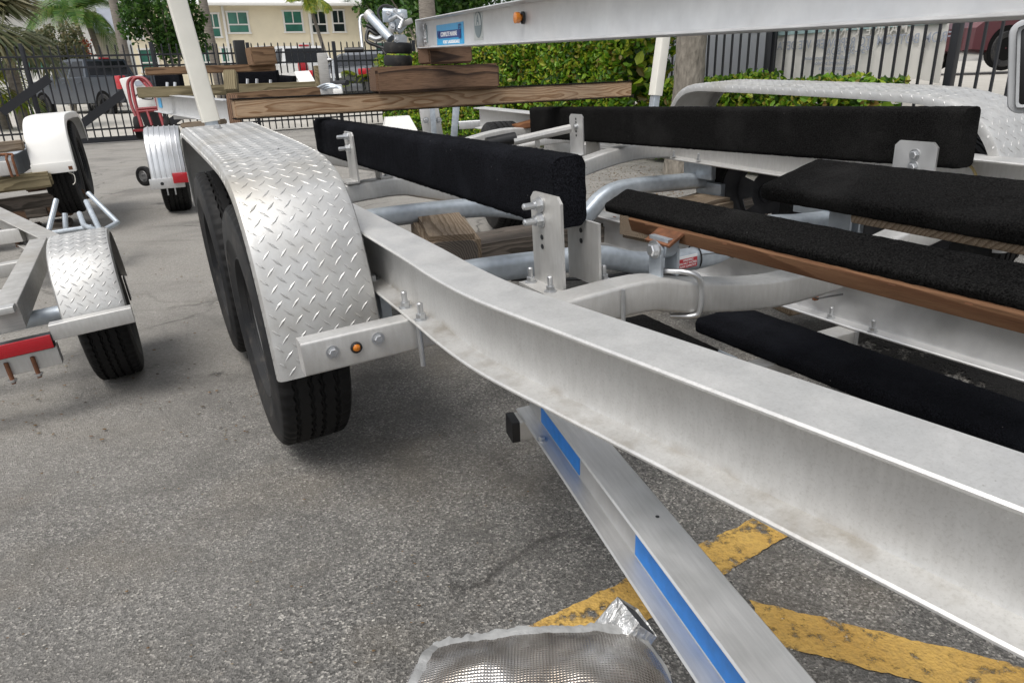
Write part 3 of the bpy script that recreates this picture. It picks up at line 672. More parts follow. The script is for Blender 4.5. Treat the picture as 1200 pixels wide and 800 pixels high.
# swivel bracket carrying the keel bunk
m = MB(); m.poly([(-.022, 0), (.022, 0), (.022, .065), (.010, .078), (-.010, .078), (-.022, .065)], .007, Matrix.Translation((1.035, 1.262, .605)) @ Matrix.Rotation(R(90), 4, 'Z') @ Matrix.Rotation(R(90), 4, 'X'))
m.poly([(-.022, 0), (.022, 0), (.022, .065), (.010, .078), (-.010, .078), (-.022, .065)], .007, Matrix.Translation((1.082, 1.262, .600)) @ Matrix.Rotation(R(90), 4, 'Z') @ Matrix.Rotation(R(90), 4, 'X'))
sw = m.build('swivel_bracket', MT['galvanised'], T)
m = MB(); m.poly([(.028*math.cos(t), .028*math.sin(t)) for t in [R(180+18*q) for q in range(11)]]+[(.034, .022), (-.034, .022)], .034, Matrix.Translation((1.058, 1.262, .672)) @ Matrix.Rotation(R(90), 4, 'Z') @ Matrix.Rotation(R(90), 4, 'X')); m.build('swivel_head', MT['galvanised'], sw)
MB().box((1.085, 1.262, .706), (.11, .085, .006), Matrix.Rotation(R(-28), 4, 'Y')).build('swivel_plate', MT['rust'], sw)
bolt(sw, (1.031, 1.262, .668), (-1, 0, 0), False, 1.5)
MB().tube(curve([(1.05, 1.27, .612), (1.085, 1.225, .612), (1.108, 1.204, .602), (1.118, 1.200, .575), (1.118, 1.200, .52), (1.108, 1.21, .503), (1.07, 1.25, .500)], 5), .0068, 10).build('u_bolt', MT['zinc'], T, 60)
m = MB(); m.box((1.47, 1.12, .68), (.006, .06, .12)); m.box((1.50, 1.12, .68), (.006, .06, .12)); m.build('swivel_bracket', MT['galvanised'], T)
# bolts and yellow wire along the right rail
for a in (3.3, 3.12, 2.86, 2.68): bolt(rR, (2.425, a, ZB+.035), (0, 0, 1), True, .9)
bolt(rR, (2.4655, 1.98, ZB+.09), (-1, 0, 0), False, 1.1)
MB().tube(curve([(2.462, 1.46, .69), (2.455, 1.40, .66), (2.455, 1.37, .60), (2.457, 1.375, .56)], 4), .0045, 6).build('wire', MT['yellowed_wire'], rR)
# guide posts (white square tube on short metal stubs)
def guide_post(p0, p1, w, sl):
    m = MB().sweep(rrect(w, w, .006), [p0, p1], upv=(0, 1, 0)); o = m.build('guide_post', MT['white_pvc'], T)
    d_ = (Vector(p1)-Vector(p0)).normalized(); p0 = Vector(p0)
    MB().sweep(rrect(w*.72, w*.72, .004), [p0-d_*sl, p0+d_*.02], upv=(0, 1, 0)).build('post_stub', MT['galvanised'], o); return o
q0 = MF.pl(247, 142, 1, 3.46); q1 = MF.pl(196, -40, 1, 3.46)
guide_post(q0, q1, .072, .30)
q0 = MF.pl(768, 112, 1, 3.25); q1 = MF.pl(784, -5, 1, 3.25)
guide_post(q0, q1, .056, .30)
# small wiring mess behind the fender, pipe with black grip near the right bunk
MB().tube([(1.75, 3.3, .70), (2.06, 3.25, .735)], .022, 10).build('bunk_arm', MT['aluminium'], T)
MB().tube([(1.62, 3.34, .70), (1.77, 3.31, .715)], .030, 12).build('rubber_sleeve', MT['black_plastic'], T)

# ================================================================== TIMBERS STACKED ON THE BUNKS
def mx(l, a, z, rz=0, ry=0, rx=0): return MF.M @ Matrix.Translation((l, a, z)) @ rotz(rz) @ Matrix.Rotation(ry, 4, 'Y') @ Matrix.Rotation(rx, 4, 'X')
timber('timber_beam', 'pine_beam', 'long sawn pine beam with swirling grain laid across the black bunks', 'timber', mx(1.505, 3.42, .928, 0, R(2.0)), (2.10, .088, .078))
for z_, w_ in ((.0405, .094), (-.0405, .094)):
    o = MB().box((0, 0, z_), (2.11, w_, .004), None, .001).build('carpet_strip', MT['carpet_black'], bpy.data.objects['timber_beam'])
timber('timber_block', 'dark_block', 'dark split timber block lying on the pine beam under the stubby post', 'timber', mx(1.40, 3.40, 1.027, R(-3), R(2)), (.62, .14, .115), bev=.012)
timber('timber_block', 'dark_block', 'short dark wooden block directly under the silver beam end', 'timber', mx(1.47, 3.42, 1.127, R(4), R(2)), (.235, .13, .080), bev=.008)
timber('timber_post', 'weathered_block', 'thick square weathered post end lying between the rails under the rear axle', 'timber', mx(1.05, 2.62, .422, R(74), 0, R(2)), (.62, .215, .19), bev=.022)
MB().poly(rrect(.180, .155, .03), .005, Matrix.Translation((-.312, 0, 0)) @ Matrix.Rotation(R(90), 4, 'Z') @ Matrix.Rotation(R(90), 4, 'X')).build('end_grain', MT['grey_timber'], [o for o in bpy.data.objects if o.get('label', '').startswith('thick square weathered')][0])
timber('timber_beam', 'grey_timber', 'long grey weathered timber lying flat beneath the two axles', 'timber', mx(1.95, 3.03, .225, R(-3), 0), (2.3, .28, .15), bev=.015)
timber('timber_block', 'weathered_block', 'light brown block wedged under the right end of the rear axle', 'timber', mx(2.25, 2.62, .34, R(8), 0), (.55, .25, .13), bev=.02)
pq = MF.pl(965, 338, 2, .12); timber('timber_plank', 'weathered_block', 'pale plank lying behind the low rail beneath the keel bunk', 'timber', mx(pq.x, pq.y, .10, R(-8), 0), (.5, .2, .06), bev=.01)
timber('timber_block', 'weathered_block', 'pale block end standing on the grey timber under the keel bunk', 'timber', mx(2.55, 3.0, .20, R(5)), (.5, .22, .14), bev=.015)

# ================================================================== LOWER TRAILER PARTS UNDER THE MAIN ONE
T2 = thing('low_trailer', 'low aluminium trailer frame with black bunks tucked beneath the big trailer', 'trailer', G.M)
lr = rail(T2, [(2.03, 3.0, .25), (2.03, 1.6, .25), (2.06, .9, .25), (2.09, .2, .25), (2.1, -.4, .25)], h=.15, w=.10, mat='aluminium_bright')
for a in (1.52, 1.36): bolt(lr, (2.003, a, .259), (0, 0, 1), True, 1.1)
m = MB(); m.box((1.85, 1.44, .215), (.30, .07, .068), None, .006); m.build('cross_member', MT['aluminium'], T2)
MB().cyl((1.985, 1.40, .25), (1.985, 1.40, .17), .007, 8).build('u_bolt', MT['zinc'], T2)
board(T2, 'bunk', 'carpet_navy', (1.635, 1.665, .285), (1.675, -.2, .285), .21, .05, .016, R(-3), fuzz=5000)
pa, pb = G.pl(742, 378, 2, .24), G.pl(850, 432, 2, .24); board(T2, 'bunk', 'carpet_black', pa, pb, .11, .05, .016)
m = MB(); m.box((1.50, 1.36, .235), (.30, .06, .05), None, .005); m.build('cross_member', MT['aluminium'], T2)
m = MB(); m.box((1.36, 1.40, .26), (.008, .07, .07)); m.box((1.42, 1.40, .26), (.008, .07, .07)); m.build('bunk_bracket', MT['galvanised'], T2)
wl = [(2.03, 1.62, .345), (2.0, 1.60, .33), (1.985, 1.585, .335), (1.97, 1.56, .325), (1.99, 1.53, .335), (2.01, 1.49, .35)]
MB().tube(curve(wl, 5), .003, 6).build('loose_wire', MT['black_plastic'], T2)
MB().tube(curve([(2.02, 1.60, .34), (1.985, 1.60, .322), (1.98, 1.58, .318), (1.995, 1.55, .325)], 4), .003, 6).build('loose_wire', MT['zinc'], T2)
MB().box((1.985, 1.575, .318), (.02, .014, .014), None, .003).build('wire_plug', MT['rust'], T2)

# tongue beam with blue reflective tape, sliding under the main rail
bz = Frame(R(15.1)); 
b_org = Vector((.2699, .6518, 0)); uB = Vector((-math.sin(R(15.1)), math.cos(R(15.1)), 0)); nB = Vector((uB.y, -uB.x, 0))
TB = thing('tongue_beam', 'aluminium trailer tongue beam with blue reflective tape crossing under the main rail', 'trailer', Matrix.Translation(b_org+nB*.04) @ rotz(R(15.1)))
tbm = rail(TB, [(0, -.9, .265), (0, 0, .265), (0, .5, .265), (0, 1.02, .265)], 'beam', .115, .08, .0065, .006, 'aluminium_bright', 2)
def tape(y0, y1): MB().add([(-.0045, y0, .345), (-.0045, y1, .345), (-.0045, y1, .276), (-.0045, y0+.0, .276), (-.0028, y0, .345), (-.0028, y1, .345), (-.0028, y1, .276), (-.0028, y0, .276)], [(0, 1, 2, 3), (7, 6, 5, 4), (0, 4, 5, 1), (3, 2, 6, 7), (0, 3, 7, 4), (1, 5, 6, 2)]).build('reflective_tape', MT['blue_tape'], TB)
tape(.66, .92); tape(-.6, .385)
bolt(TB, (-.028, .84, .2715), (0, 0, 1), False, .9)
MB().lathe([(.0035, 0), (.0035, .0006), (.0001, .0006)], 10, Matrix.Translation((.012, .34, .3802)) @ Matrix.Rotation(R(-90), 4, 'Y')).build('drain_hole', MT['dark_opening'], TB)
m = MB(); m.sweep(rrect(.06, .055, .006), [(-.05, .99, .235), (.25, .99, .235)]); cbx = m.build('cross_tube', MT['aluminium'], TB)
MB().sweep(rrect(.062, .057, .003), [(-.068, .99, .235), (-.048, .99, .235)]).build('end_cap', MT['black_plastic'], cbx)

# ================================================================== FOIL COVERED FENDER AT THE BOTTOM EDGE
FM = Matrix.Translation((.062, .508, .47)) @ rotz(R(-1))
FT = thing('foil_fender', 'crumpled foil covered fender with torn taped edge at the bottom of the picture', 'fender', FM)
vs = []; fs = []; nx, ny = 70, 46
def foil_pt(i, j):
    u = i/nx; v = j/ny; x = -.172+.342*u; y = .145-.42*v
    lf = max(0, (.14-u)/.14); x += .0*v-.10*v*(1-u)*.9 
    e = max(0, (u-.66)/.34); z = -.13*e*e + .030*(1-(2*u-.9)**2) - .06*max(0, .22-v)/.22*max(0, .22-v)/.22*.5 - .16*max(0, v-.15)**2; x -= .045*e*e
    y -= .05*e*e
    z += .0035*noise.noise(Vector((x*34, y*34, 0))) + .007*noise.noise(Vector((x*11, y*14, 3))) + .0015*noise.noise(Vector((x*90, y*90, 6)))
    return (x, y, z)
vs = [foil_pt(i, j) for j in range(ny+1) for i in range(nx+1)]
fs = [(j*(nx+1)+i, j*(nx+1)+i+1, (j+1)*(nx+1)+i+1, (j+1)*(nx+1)+i) for j in range(ny) for i in range(nx)]
b = len(vs); vs += [(x, y, z-.012) for x, y, z in vs[:]]; fs += [tuple(reversed([k+b for k in f])) for f in fs[:]]
MB().add(vs, fs).build('foil_sheet', MT['scrim_foil'], FT, 60)
# torn tape along the upper edge and the left edge
def torn(path, w0, w1, name, seed, lift=.0025):
    rnd = random.Random(seed); vs = []; fs = []; n_ = len(path)
    for i, p in enumerate(path):
        p = Vector(p); t = (Vector(path[min(i+1, n_-1)])-Vector(path[max(i-1, 0)])).normalized(); sd_ = Vector((t.y, -t.x, 0))
        q_ = .5+.5*noise.noise(Vector((i*.11, seed, 0)))+.25*noise.noise(Vector((i*.45, seed, 2))); o1 = w0*(.1+1.3*q_); o2 = w1+.004*noise.noise(Vector((i*.3, seed, 7))); l_ = lift+.002*q_
        vs += [p-sd_*o1+Vector((0, 0, l_*.7+.0015*noise.noise(Vector((i*.35, seed, 4))))), p+Vector((0, 0, l_)), p+sd_*o2+Vector((0, 0, lift*.7))]
    for i in range(n_-1): fs += [(i*3, i*3+1, i*3+4, i*3+3), (i*3+1, i*3+2, i*3+5, i*3+4)]
    b = len(vs); vs += [v-Vector((0, 0, .0012)) for v in vs]; fs += [tuple(reversed([k+b for k in f])) for f in fs]
    return MB().add(vs, fs).build(name, MT['foil_tape'], FT, 50)
torn([foil_pt(i*.5, 1.2) for i in range(2, 2*nx-16)], .009, .015, 'torn_tape', 3)
torn([foil_pt(1.5, j*.5) for j in range(2*ny, 1, -1)], .005, .016, 'torn_tape', 5)
rn = random.Random(4); t0, t1 = Vector((.010, .132, -.058)), Vector((.072, .158, .004)); m = MB(); m.sweep(rrect(.050, .044, .004, 3), [t0.lerp(t1, k/16) for k in range(17)], caps=False)
m.v = [tuple(Vector(v)+Vector((1, .3, .8))*.0035*noise.noise(Vector(v)*55)+Vector((0, 0, 1))*.002*noise.noise(Vector(v)*140)) for v in m.v]
tb = m.build('square_tube', MT['foil_plain'], FT, 25)
m = MB(); m.sweep(rrect(.042, .036, .003), [t0, t0.lerp(t1, .985)]); m.build('tube_mouth', MT['dark_opening'], tb)
vs = []
for i in range(11):
    for j in range(9): vs.append(Vector((.175+.055*i/10+rn.uniform(-.006, .006), -.005-.08*j/8+rn.uniform(-.004, .004), -.125-.05*i/10+.010*rn.random()+.005*math.sin(i*2+j*1.3))))
fs = [(j*9+i, j*9+i+1, (j+1)*9+i+1, (j+1)*9+i) for j in range(10) for i in range(8)]
MB().add(vs, fs).build('crumpled_foil', MT['foil_plain'], FT, 30)
MB().tube(curve([foil_pt(nx*.72, 0), foil_pt(nx*.85, 0), foil_pt(nx*.97, 1), foil_pt(nx, 14)], 6), .005, 8).build('dark_edge_tube', MT['black_plastic'], FT)

# ================================================================== UPPER BEAM WITH JACK (tongue of the trailer stacked on top)
uz = R(20.6); tl = R(1.42)
UP0 = at(488, 57.5, 3.4)
UM = Matrix.Translation(UP0) @ rotz(uz) @ Matrix.Rotation(tl, 4, 'X')
UT = thing('stacked_trailer', 'aluminium trailer tongue stacked on top, with blue sticker, amber lamp and folded jack', 'trailer', UM)
# local: y runs away from the camera; the tongue end is at y = 0
um = rail(UT, [(.05, .02, 0), (.05, -1, 0), (.05, -2, 0), (.05, -3.6, 0)], 'beam', .128, .085, .007, .007, 'aluminium_bright', 2)
FX = .05-.0036
SM = lambda y, z: Matrix.Translation((FX-.0008, y, z)) @ Matrix.Rotation(R(-90), 4, 'Z') @ Matrix.Rotation(R(90), 4, 'X')
MB().box((FX-.0006, -.41, .052), (.0012, .40, .084)).build('blue_sticker', MT['blue_sticker'], UT)
st = bpy.data.objects['blue_sticker']
MB().box((FX-.0016, -.41, .053), (.0008, .34, .030)).build('sticker_band', MT['navy_ink'], st)
text('sticker_text', 'COMPLETE MARINE', .024, 'white_ink', st, SM(-.40, .053) @ Matrix.Translation((0, 0, .0016)), 1.15, .0006)
text('sticker_text', 'FORT LAUDERDALE', .017, 'white_ink', st, SM(-.43, .022) @ Matrix.Translation((0, 0, .0008)), 1.6, .0008)
text('sticker_text', 'BOATS', .026, 'navy_ink', st, SM(-.565, .060) @ Matrix.Translation((0, 0, .0024)) @ Matrix.Rotation(R(90), 4, 'Z') @ Matrix.Diagonal((.75, 1.7, 1, 1)), .9, .0008)
text('sticker_text', 'M', .040, 'navy_ink', st, SM(-.245, .055) @ Matrix.Translation((0, 0, .0026)), 1.2, .001)
# oval emblem sticker
os_ = MB().box((FX-.0006, -.795, .074), (.0012, .105, .106)).build('emblem_sticker', MT['sticker_silver'], UT)
def oval(name, ry, rz, th, mat, cz=.076, half=0):
    pts = [(ry*math.cos(2*PI*k/40), rz*math.sin(2*PI*k/40)) for k in range(40)]
    if half: pts = [(a, min(b, -.004)) for a, b in pts]
    return MB().poly(pts, th, SM(-.795, cz) @ Matrix.Translation((0, 0, .0012))).build(name, MT[mat], os_)
oval('emblem_ring', .042, .047, .0012, 'grey_ink'); oval('emblem_field', .036, .041, .0018, 'sticker_silver'); oval('emblem_base', .036, .041, .0024, 'grey_ink', half=1)
text('emblem_text', 'A', .050, 'grey_ink', os_, SM(-.795, .090) @ Matrix.Translation((0, 0, .0022)), 1.0, .001)
text('emblem_text', 'R', .008, 'grey_ink', os_, SM(-.838, .030) @ Matrix.Translation((0, 0, .0006)), 1.2)
# amber side lamp
ml = MB().lathe([(.019, 0), (.019, .006), (.013, .009), (.013, 0)], 20, Matrix.Translation((FX, -1.25, .078)) @ Matrix.Rotation(R(180), 4, 'Z')).build('marker_lamp', MT['black_plastic'], UT)
MB().lathe([(.009, .004), (.009, .014), (.017, .016), (.017, .030), (.0001, .032)], 20, Matrix.Translation((FX, -1.25, .078)) @ Matrix.Rotation(R(180), 4, 'Z')).build('amber_lens', MT['amber_lens'], ml, 60)
# tongue end: coupler plate with vertical slots and bolts
ep = MB().box((.05, .035, .064), (.075, .012, .12), None, .004).build('end_plate', MT['zinc'], UT)
for z in (.10, .085, .045, .03): bolt(UT, (FX, -.015 if z > .06 else -.01, z), (-1, 0, 0), False, .9)
MB().box((FX-.001, -.04, .064), (.0015, .018, .075)).build('rubber_stamp', MT['grey_ink'], UT)
# swung-up jack: arm tube, crank, bracket, two black wheels
def ua(px, py, d): return UM.inverted() @ at(px, py, d)
m = MB(); a, b = ua(432, 18, 3.50), ua(458, 46, 3.46); m.tube([a, a.lerp(b, .9), b], [.023, .023, .022], 16); jk = m.build('jack_tube', MT['galvanised'], UT)
MB().tube([ua(430, 16, 3.5), ua(434.5, 20.5, 3.5)], .026, 16).build('jack_cap', MT['aluminium'], jk)
m = MB(); m.box(ua(462, 18, 3.55), (.10, .10, .05), None, .01); m.box(ua(466, 26, 3.52), (.035, .07, .09), None, .008); m.box(ua(459, 30, 3.5), (.02, .06, .06), None, .006); m.tube([ua(449, 14, 3.5), ua(470, 16, 3.5)], .018, 12); m.box(ua(473, 17, 3.5), (.03, .04, .04), None, .006)
m.build('jack_bracket', MT['galvanised'], UT)
MB().tube([ua(457, 24, 3.47), ua(466, 19, 3.44), ua(472, 24, 3.44), ua(468, 34, 3.44)], .011, 10).build('jack_lever', MT['zinc'], UT)
m = MB(); m.poly([(-.03, -.02), (.03, -.022), (.034, .008), (.02, .02), (-.028, .02)], .012, Matrix.Translation(ua(469, 46, 3.42)) @ Matrix.Rotation(R(90), 4, 'X')); yk = m.build('wheel_yoke', MT['zinc'], UT)
bolt(UT, ua(465, 46.5, 3.40), (0, -1, .1), False, 1)
for py, nm in ((56.5, 0), (71.5, 1)):
    c = ua(466.5, py, 3.47); Mw = Matrix.Translation(c) @ Matrix.Rotation(R(-90+3), 4, 'Y')
    w_ = MB().lathe([(.045, -.021), (.058, -.025), (.066, -.022), (.0695, -.010), (.0695, .010), (.066, .022), (.058, .025), (.045, .021), (.043, .0)], 36, Mw, True).build('jack_wheel', MT['rubber_wall'], UT, 50)
    MB().lathe([(.043, -.018), (.02, -.008), (.02, .008), (.043, .018)], 24, Mw).build('wheel_hub', MT['black_plastic'], w_)
crk = curve([ua(437, 20, 3.5), ua(428, 18, 3.5), ua(422, 22, 3.5), ua(423, 40, 3.5), ua(425, 58, 3.5)], 6)
ck = MB().tube(crk, .0075, 10).build('crank_handle', MT['zinc'], UT)
MB().tube([ua(404, 59, 3.5), ua(426, 58.5, 3.5)], .0125, 12).build('crank_grip', MT['black_plastic'], ck)
for pts, r_ in (([(447, 28), (443, 14), (450, 7), (460, 9), (462, 14)], .007), ([(452, 44), (440, 40), (432, 36), (430, 48), (442, 54), (452, 58)], .009), ([(430, 30), (438, 34), (446, 38)], .010), ([(436, 52), (446, 56), (452, 64)], .006)):
    MB().tube(curve([ua(x, y, 3.52) for x, y in pts], 6), r_, 8).build('hose', MT['black_plastic'], UT)
for k, (px, py, sz) in enumerate(((452, 20, (.03, .03, .05)), (458, 36, (.025, .05, .04)), (470, 33, (.03, .03, .05)), (476, 27, (.025, .04, .06)))): MB().box(ua(px, py, 3.49), sz, Matrix.Rotation(.4*k, 4, 'Y'), .005).build('jack_fitting', MT['aluminium_dull' if k % 2 else 'galvanised'], UT)
for px, py in ((455, 16), (463, 13), (471, 19), (460, 31)): bolt(UT, ua(px, py, 3.44), (0, -1, .2), False, .9)
MB().tube(curve([ua(433, 43, 3.5), (ua(441, 46, 3.5)), ua(448, 44, 3.5)], 6), .013, 10).build('hydraulic_fitting', MT['zinc'], UT)
tag(MB().box((0, 0, 0), (.26, .02, .42), Matrix.Rotation(R(0), 4, 'Z'), .03).build('lamp_back', MT['black_plastic']), 'dark panel with pale rounded rim hanging at the right edge', 'panel')
lbk = bpy.data.objects['lamp_back']; lbk.name = 'hanging_panel'; lbk.matrix_world = Matrix.Translation(at(1229, 74, 1.75)) @ rotz(R(-30)) @ Matrix.Rotation(R(-9), 4, 'Y') @ Matrix.Diagonal((.52, 1, .47, 1))
m = MB(); m.sweep(rrect(.048, .016, .005), [(a, 0, b) for a, b in rrect(.27, .43, .04, 6)]+[rrect(.27, .43, .04, 6)[0] and (rrect(.27, .43, .04, 6)[0][0], 0, rrect(.27, .43, .04, 6)[0][1])], upv=(0, 1, 0), caps=False); m.build('panel_rim', MT['rim_plastic'], lbk)

# ================================================================== LEFT TRAILERS
# near left: small trailer with diamond plate fender and a red light bar
LF = Frame(R(27), R(4.0), (0, 0, 0), loc=tuple(gw(-.185, 2.78, 0)))
TL = thing('small_trailer', 'small aluminium trailer at the left edge with one diamond plate fender and red light bar', 'trailer', LF.M)
wheel(TL, (0, .28, .268), .268, .168, .15, 'rim_grey', 5, .12)
fender(TL, -.102, .102, [(-.045, .315), (-.025, .385), (.03, .48), (.13, .548), (.27, .572), (.41, .548), (.50, .48), (.56, .385), (.575, .32)], lip=.020, pitch=.025)
MB().sweep(rrect(.045, .055, .003), [(-.135, -.075, .325), (.115, -.075, .325)]).build('fender_bar', MT['aluminium'], TL)
MB().box((.095, .42, .30), (.006, .05, .10), None, .002).build('mud_flap', MT['black_plastic'], TL)
rb = MB().box((-.36, -.085, .30), (.45, .04, .05), None, .006).build('light_bar', MT['black_plastic'], TL)
MB().box((-.36, -.107, .302), (.445, .008, .046), None, .003).build('red_lens', MT['red_lens'], rb)
MB().sweep(rrect(.05, .07, .003), [(-1.3, -.06, .245), (-.135, -.06, .245)]).build('rear_member', MT['aluminium'], TL)
for x in (-.21, -.285):
    MB().cyl((x, -.095, .26), (x, -.095, .185), .007, 8).build('u_bolt', MT['rust'], TL); bolt(TL, (x, -.095, .200), (0, 0, -1), False, 1)
MB().sweep(rrect(.075, .09, .004), [(-.245, -.02, .385), (-.245, .30, .385), (-.245, 1.2, .385)]).build('frame_rail', MT['aluminium_dull'], TL)
MB().sweep(rrect(.06, .06, .004), [(-1.6, 1.12, .33), (-.28, 1.12, .33)]).build('cross_member', MT['aluminium'], TL)
MB().sweep(rrect(.06, .06, .004), [(-1.6, .52, .335), (-.28, .52, .335)]).build('cross_member', MT['aluminium'], TL)
MB().tube([(-1.6, .28, .29), (-.1, .28, .29)], .03, 14).build('axle', MT['galvanised'], TL)
MB().sweep(rrect(.05, .022, .002), [(-.28, -.04, .42), (-.215, -.04, .42)]).build('tread_end', MT['diamond_plate'], TL)

# tongue beam running behind the small fender
p0, p1 = at(-30, 235, 4.3), at(75, 285, 3.6)
TT = thing('tongue_beam', 'dusty aluminium tongue with wiring, running behind the small left fender', 'trailer', Matrix.Translation((0, 0, 0)))
MB().sweep(ibeam(.12, .10, .007, .007), [p0-Vector((0, 0, .12)), p1-Vector((0, 0, .12))]).build('beam', MT['aluminium_dull'], TT, 40)
dd = (p1-p0).normalized(); sd_ = dd.cross(Vector((0, 0, 1)))
MB().tube(curve([p0+sd_*.02+Vector((0, 0, -.09)), p0.lerp(p1, .3)+sd_*.03+Vector((0, 0, -.085)), p0.lerp(p1, .6)+sd_*.025+Vector((0, 0, -.1)), p0.lerp(p1, .8)+sd_*.035+Vector((0, 0, -.05)), p0.lerp(p1, .86)+sd_*.03+Vector((0, 0, -.1))], 6), .006, 6).build('wiring', MT['black_plastic'], TT)
for f_ in (.55, .9): MB().box(p0.lerp(p1, f_)+sd_*.035+Vector((0, 0, -.10)), (.02, .02, .06)).build('rusty_clip', MT['rust'], TT)
p0, p1 = at(-30, 283, 3.9), at(28, 274, 3.9)
m = MB(); m.sweep(rrect(.06, .075, .004), [p0, p1], upv=(0, 0, 1)); m.build('cross_tube', MT['aluminium'], TT)

# white fender trailer raised on timbers
WP = at(87, 257, 5.45)
WF = Matrix.Translation(WP) @ rotz(R(24.5)) @ Matrix.Rotation(R(-2.5), 4, 'Y')
TW = thing('boat_trailer', 'trailer with smooth white rusty-cornered fender propped up on timbers at left', 'trailer', WF)
for y in (.36, 1.12): wheel(TW, (-.03, y, .34), .34, .20, .18, 'rim_grey', 5, .12)
wf = fender(TW, -.165, .115, [(-.04, .36), (-.038, .40), (-.035, .43), (-.01, .52), (.05, .64), (.15, .72), (.30, .755), (.55, .76), (.9, .757), (1.2, .74), (1.4, .66), (1.48, .5)], 'white_paint', .05, False)
MB().box((-.025, -.047, .395), (.282, .012, .078), None, .004).build('fender_apron', MT['white_paint'], wf)
MB().box((.083, -.054, .384), (.026, .0015, .026)).build('rust_patch', MT['rust'], wf)
MB().tube(curve([(.06, -.03, .35), (.09, -.04, .33), (.085, -.04, .28), (.065, -.04, .26)], 5), .003, 6).build('hanging_wire', MT['white_pvc'], wf)
MB().sweep(rrect(.10, .15, .006), [(-.30, -.10, .44), (-.30, 1.6, .44)]).build('frame_rail', MT['galvanised'], TW)
MB().sweep(rrect(.06, .10, .005), [(-1.2, -.14, .44), (-.25, -.14, .44)]).build('rear_member', MT['aluminium'], TW)
for x in (-.235, -.27): MB().tube(curve([(x, -.2, .38), (x, -.2, .50), (x-.02, -.17, .535), (x-.3, -.17, .53)], 4), .009, 8).build('rusty_rod', MT['rust'], TW)
def wm(x, y, z, rz=0): return WF @ Matrix.Translation((x, y, z)) @ rotz(rz)
timber('timber_block', 'weathered_block', 'brown weathered timber on top of the left trailer frame beside the white fender', 'timber', wm(-.62, -.02, .575, R(4)), (.9, .12, .07), bev=.01)
timber('timber_beam', 'green_plank', 'greenish timber supporting the left trailer frame below the rusty rods', 'timber', wm(-.50, -.10, .325, R(5)), (.9, .13, .11), bev=.015)
timber('timber_plank', 'grey_timber', 'grey plank running behind the tyre under the white fender', 'timber', wm(-.40, .06, .16, R(6)), (.62, .07, .10), bev=.01)
timber('timber_block', 'dark_block', 'dark brown square-cut block at the far left edge', 'timber', wm(-.66, -.30, .11, R(4)), (.45, .2, .17), bev=.015)
timber('timber_plank', 'brown_plank', 'short brown plank on top of the dark square block at left', 'timber', wm(-.72, -.28, .225, R(-8)), (.4, .18, .05), bev=.01)
i = 0
for k, (x, z) in enumerate(((-.10, .235), (-.25, .245), (-.13, .03), (-.30, .04), (-.02, .11), (-.46, .03), (-.18, -.13), (-.42, -.14))):
    timber('wood_block', 'dark_block' if k % 3 else 'grey_timber', 'cribbing block behind the raised tyre, '+('upper right one', 'upper left one', 'middle right one', 'middle left one', 'rightmost one', 'leftmost one', 'bottom right one', 'bottom left one')[k], 'block', wm(x, .55+.05*(k % 2), z, R(random.uniform(-6, 6))), (.17, .25, .115), bev=.01, group='cribbing blocks behind the raised tyre')
# folding galvanised stand below it
JS = thing('jack_stand', 'galvanised tube stand with splayed legs below the white fender tyre', 'stand', Matrix())
def jt(pts, d, r_=.016): return MB().tube([at(x, y, dd_) for (x, y), dd_ in zip(pts, d)], r_, 10)
for pts, d in (([(66, 234), (57, 270)], (4.6, 4.5)), ([(76, 250), (77, 268)], (4.6, 4.6)), ([(93, 250), (99, 266)], (4.6, 4.5)), ([(101, 236), (118, 272)], (4.5, 4.3)), ([(103, 226), (138, 261)], (4.7, 4.7))):
    jt(pts, d).build('leg', MT['galvanised'], JS)
for pts, d in (([(118, 272), (138, 261)], (4.3, 4.7)), ([(62, 273), (108, 266)], (4.5, 4.5)), ([(98, 264), (118, 272)], (4.5, 4.3))):
    jt(pts, d).build('crossbar', MT['galvanised'], JS)

# ribbed fender trailer further back
RP = gw(.27, 6.80, 0)
RM = Matrix.Translation(RP) @ rotz(R(22))
TR = thing('boat_trailer', 'trailer with shiny ribbed aluminium fender and small red tail lamp near the gate', 'trailer', RM)
wheel(TR, (.02, .31, .31), .31, .22, .17, 'rim_grey', 5, -.12)
plain('ribbed_alu', (.70, .71, .72), .3, .8, .06, 4)
rf = fender(TR, -.14, .14, [(-.03, .30), (-.015, .42), (.02, .55), (.09, .66), (.20, .715), (.31, .725), (.45, .715), (.56, .66), (.62, .55), (.65, .4)], 'ribbed_alu', .02, False)
for k in range(6):
    x = -.105+.042*k; pth = curve([(x, a, z) for a, z in [(-.033, .31), (-.018, .42), (.016, .553), (.087, .665), (.20, .720), (.31, .731)]], 5)
    MB().tube(pth, .006, 6).build('rib', MT['ribbed_alu'], rf)
MB().box((-.02, -.045, .285), (.27, .025, .085), None, .004).build('lamp_plate', MT['aluminium_bright'], TR)
MB().box((.095, -.07, .325), (.13, .04, .085), None, .008).build('tail_lamp', MT['red_lens'], TR)
for x in (-.03, .03): MB().cyl((x, -.05, .25), (x, -.05, .185), .006, 8).build('lamp_bolt', MT['zinc'], TR)
slotp = MB().lathe([(.014, 0), (.014, .001), (.0001, .001)], 14, Matrix.Translation((-.06, -.058, .285)) @ Matrix.Rotation(R(-90), 4, 'Z')).build('plate_hole', MT['dark_opening'], TR)
MB().sweep(rrect(.05, .10, .004), [(.24, -.1, .36), (.24, 2.2, .36)]).build('frame_rail', MT['aluminium_bright'], TR)
MB().box((.20, .3, .45), (.02, .6, .2)).build('side_plate', MT['black_plastic'], TR)
JW = thing('dolly_wheel', 'small black dolly wheel with grey hub standing beside the ribbed fender', 'wheel', Matrix.Translation(at(169.5, 206.5, 6.6)) @ rotz(R(5)))
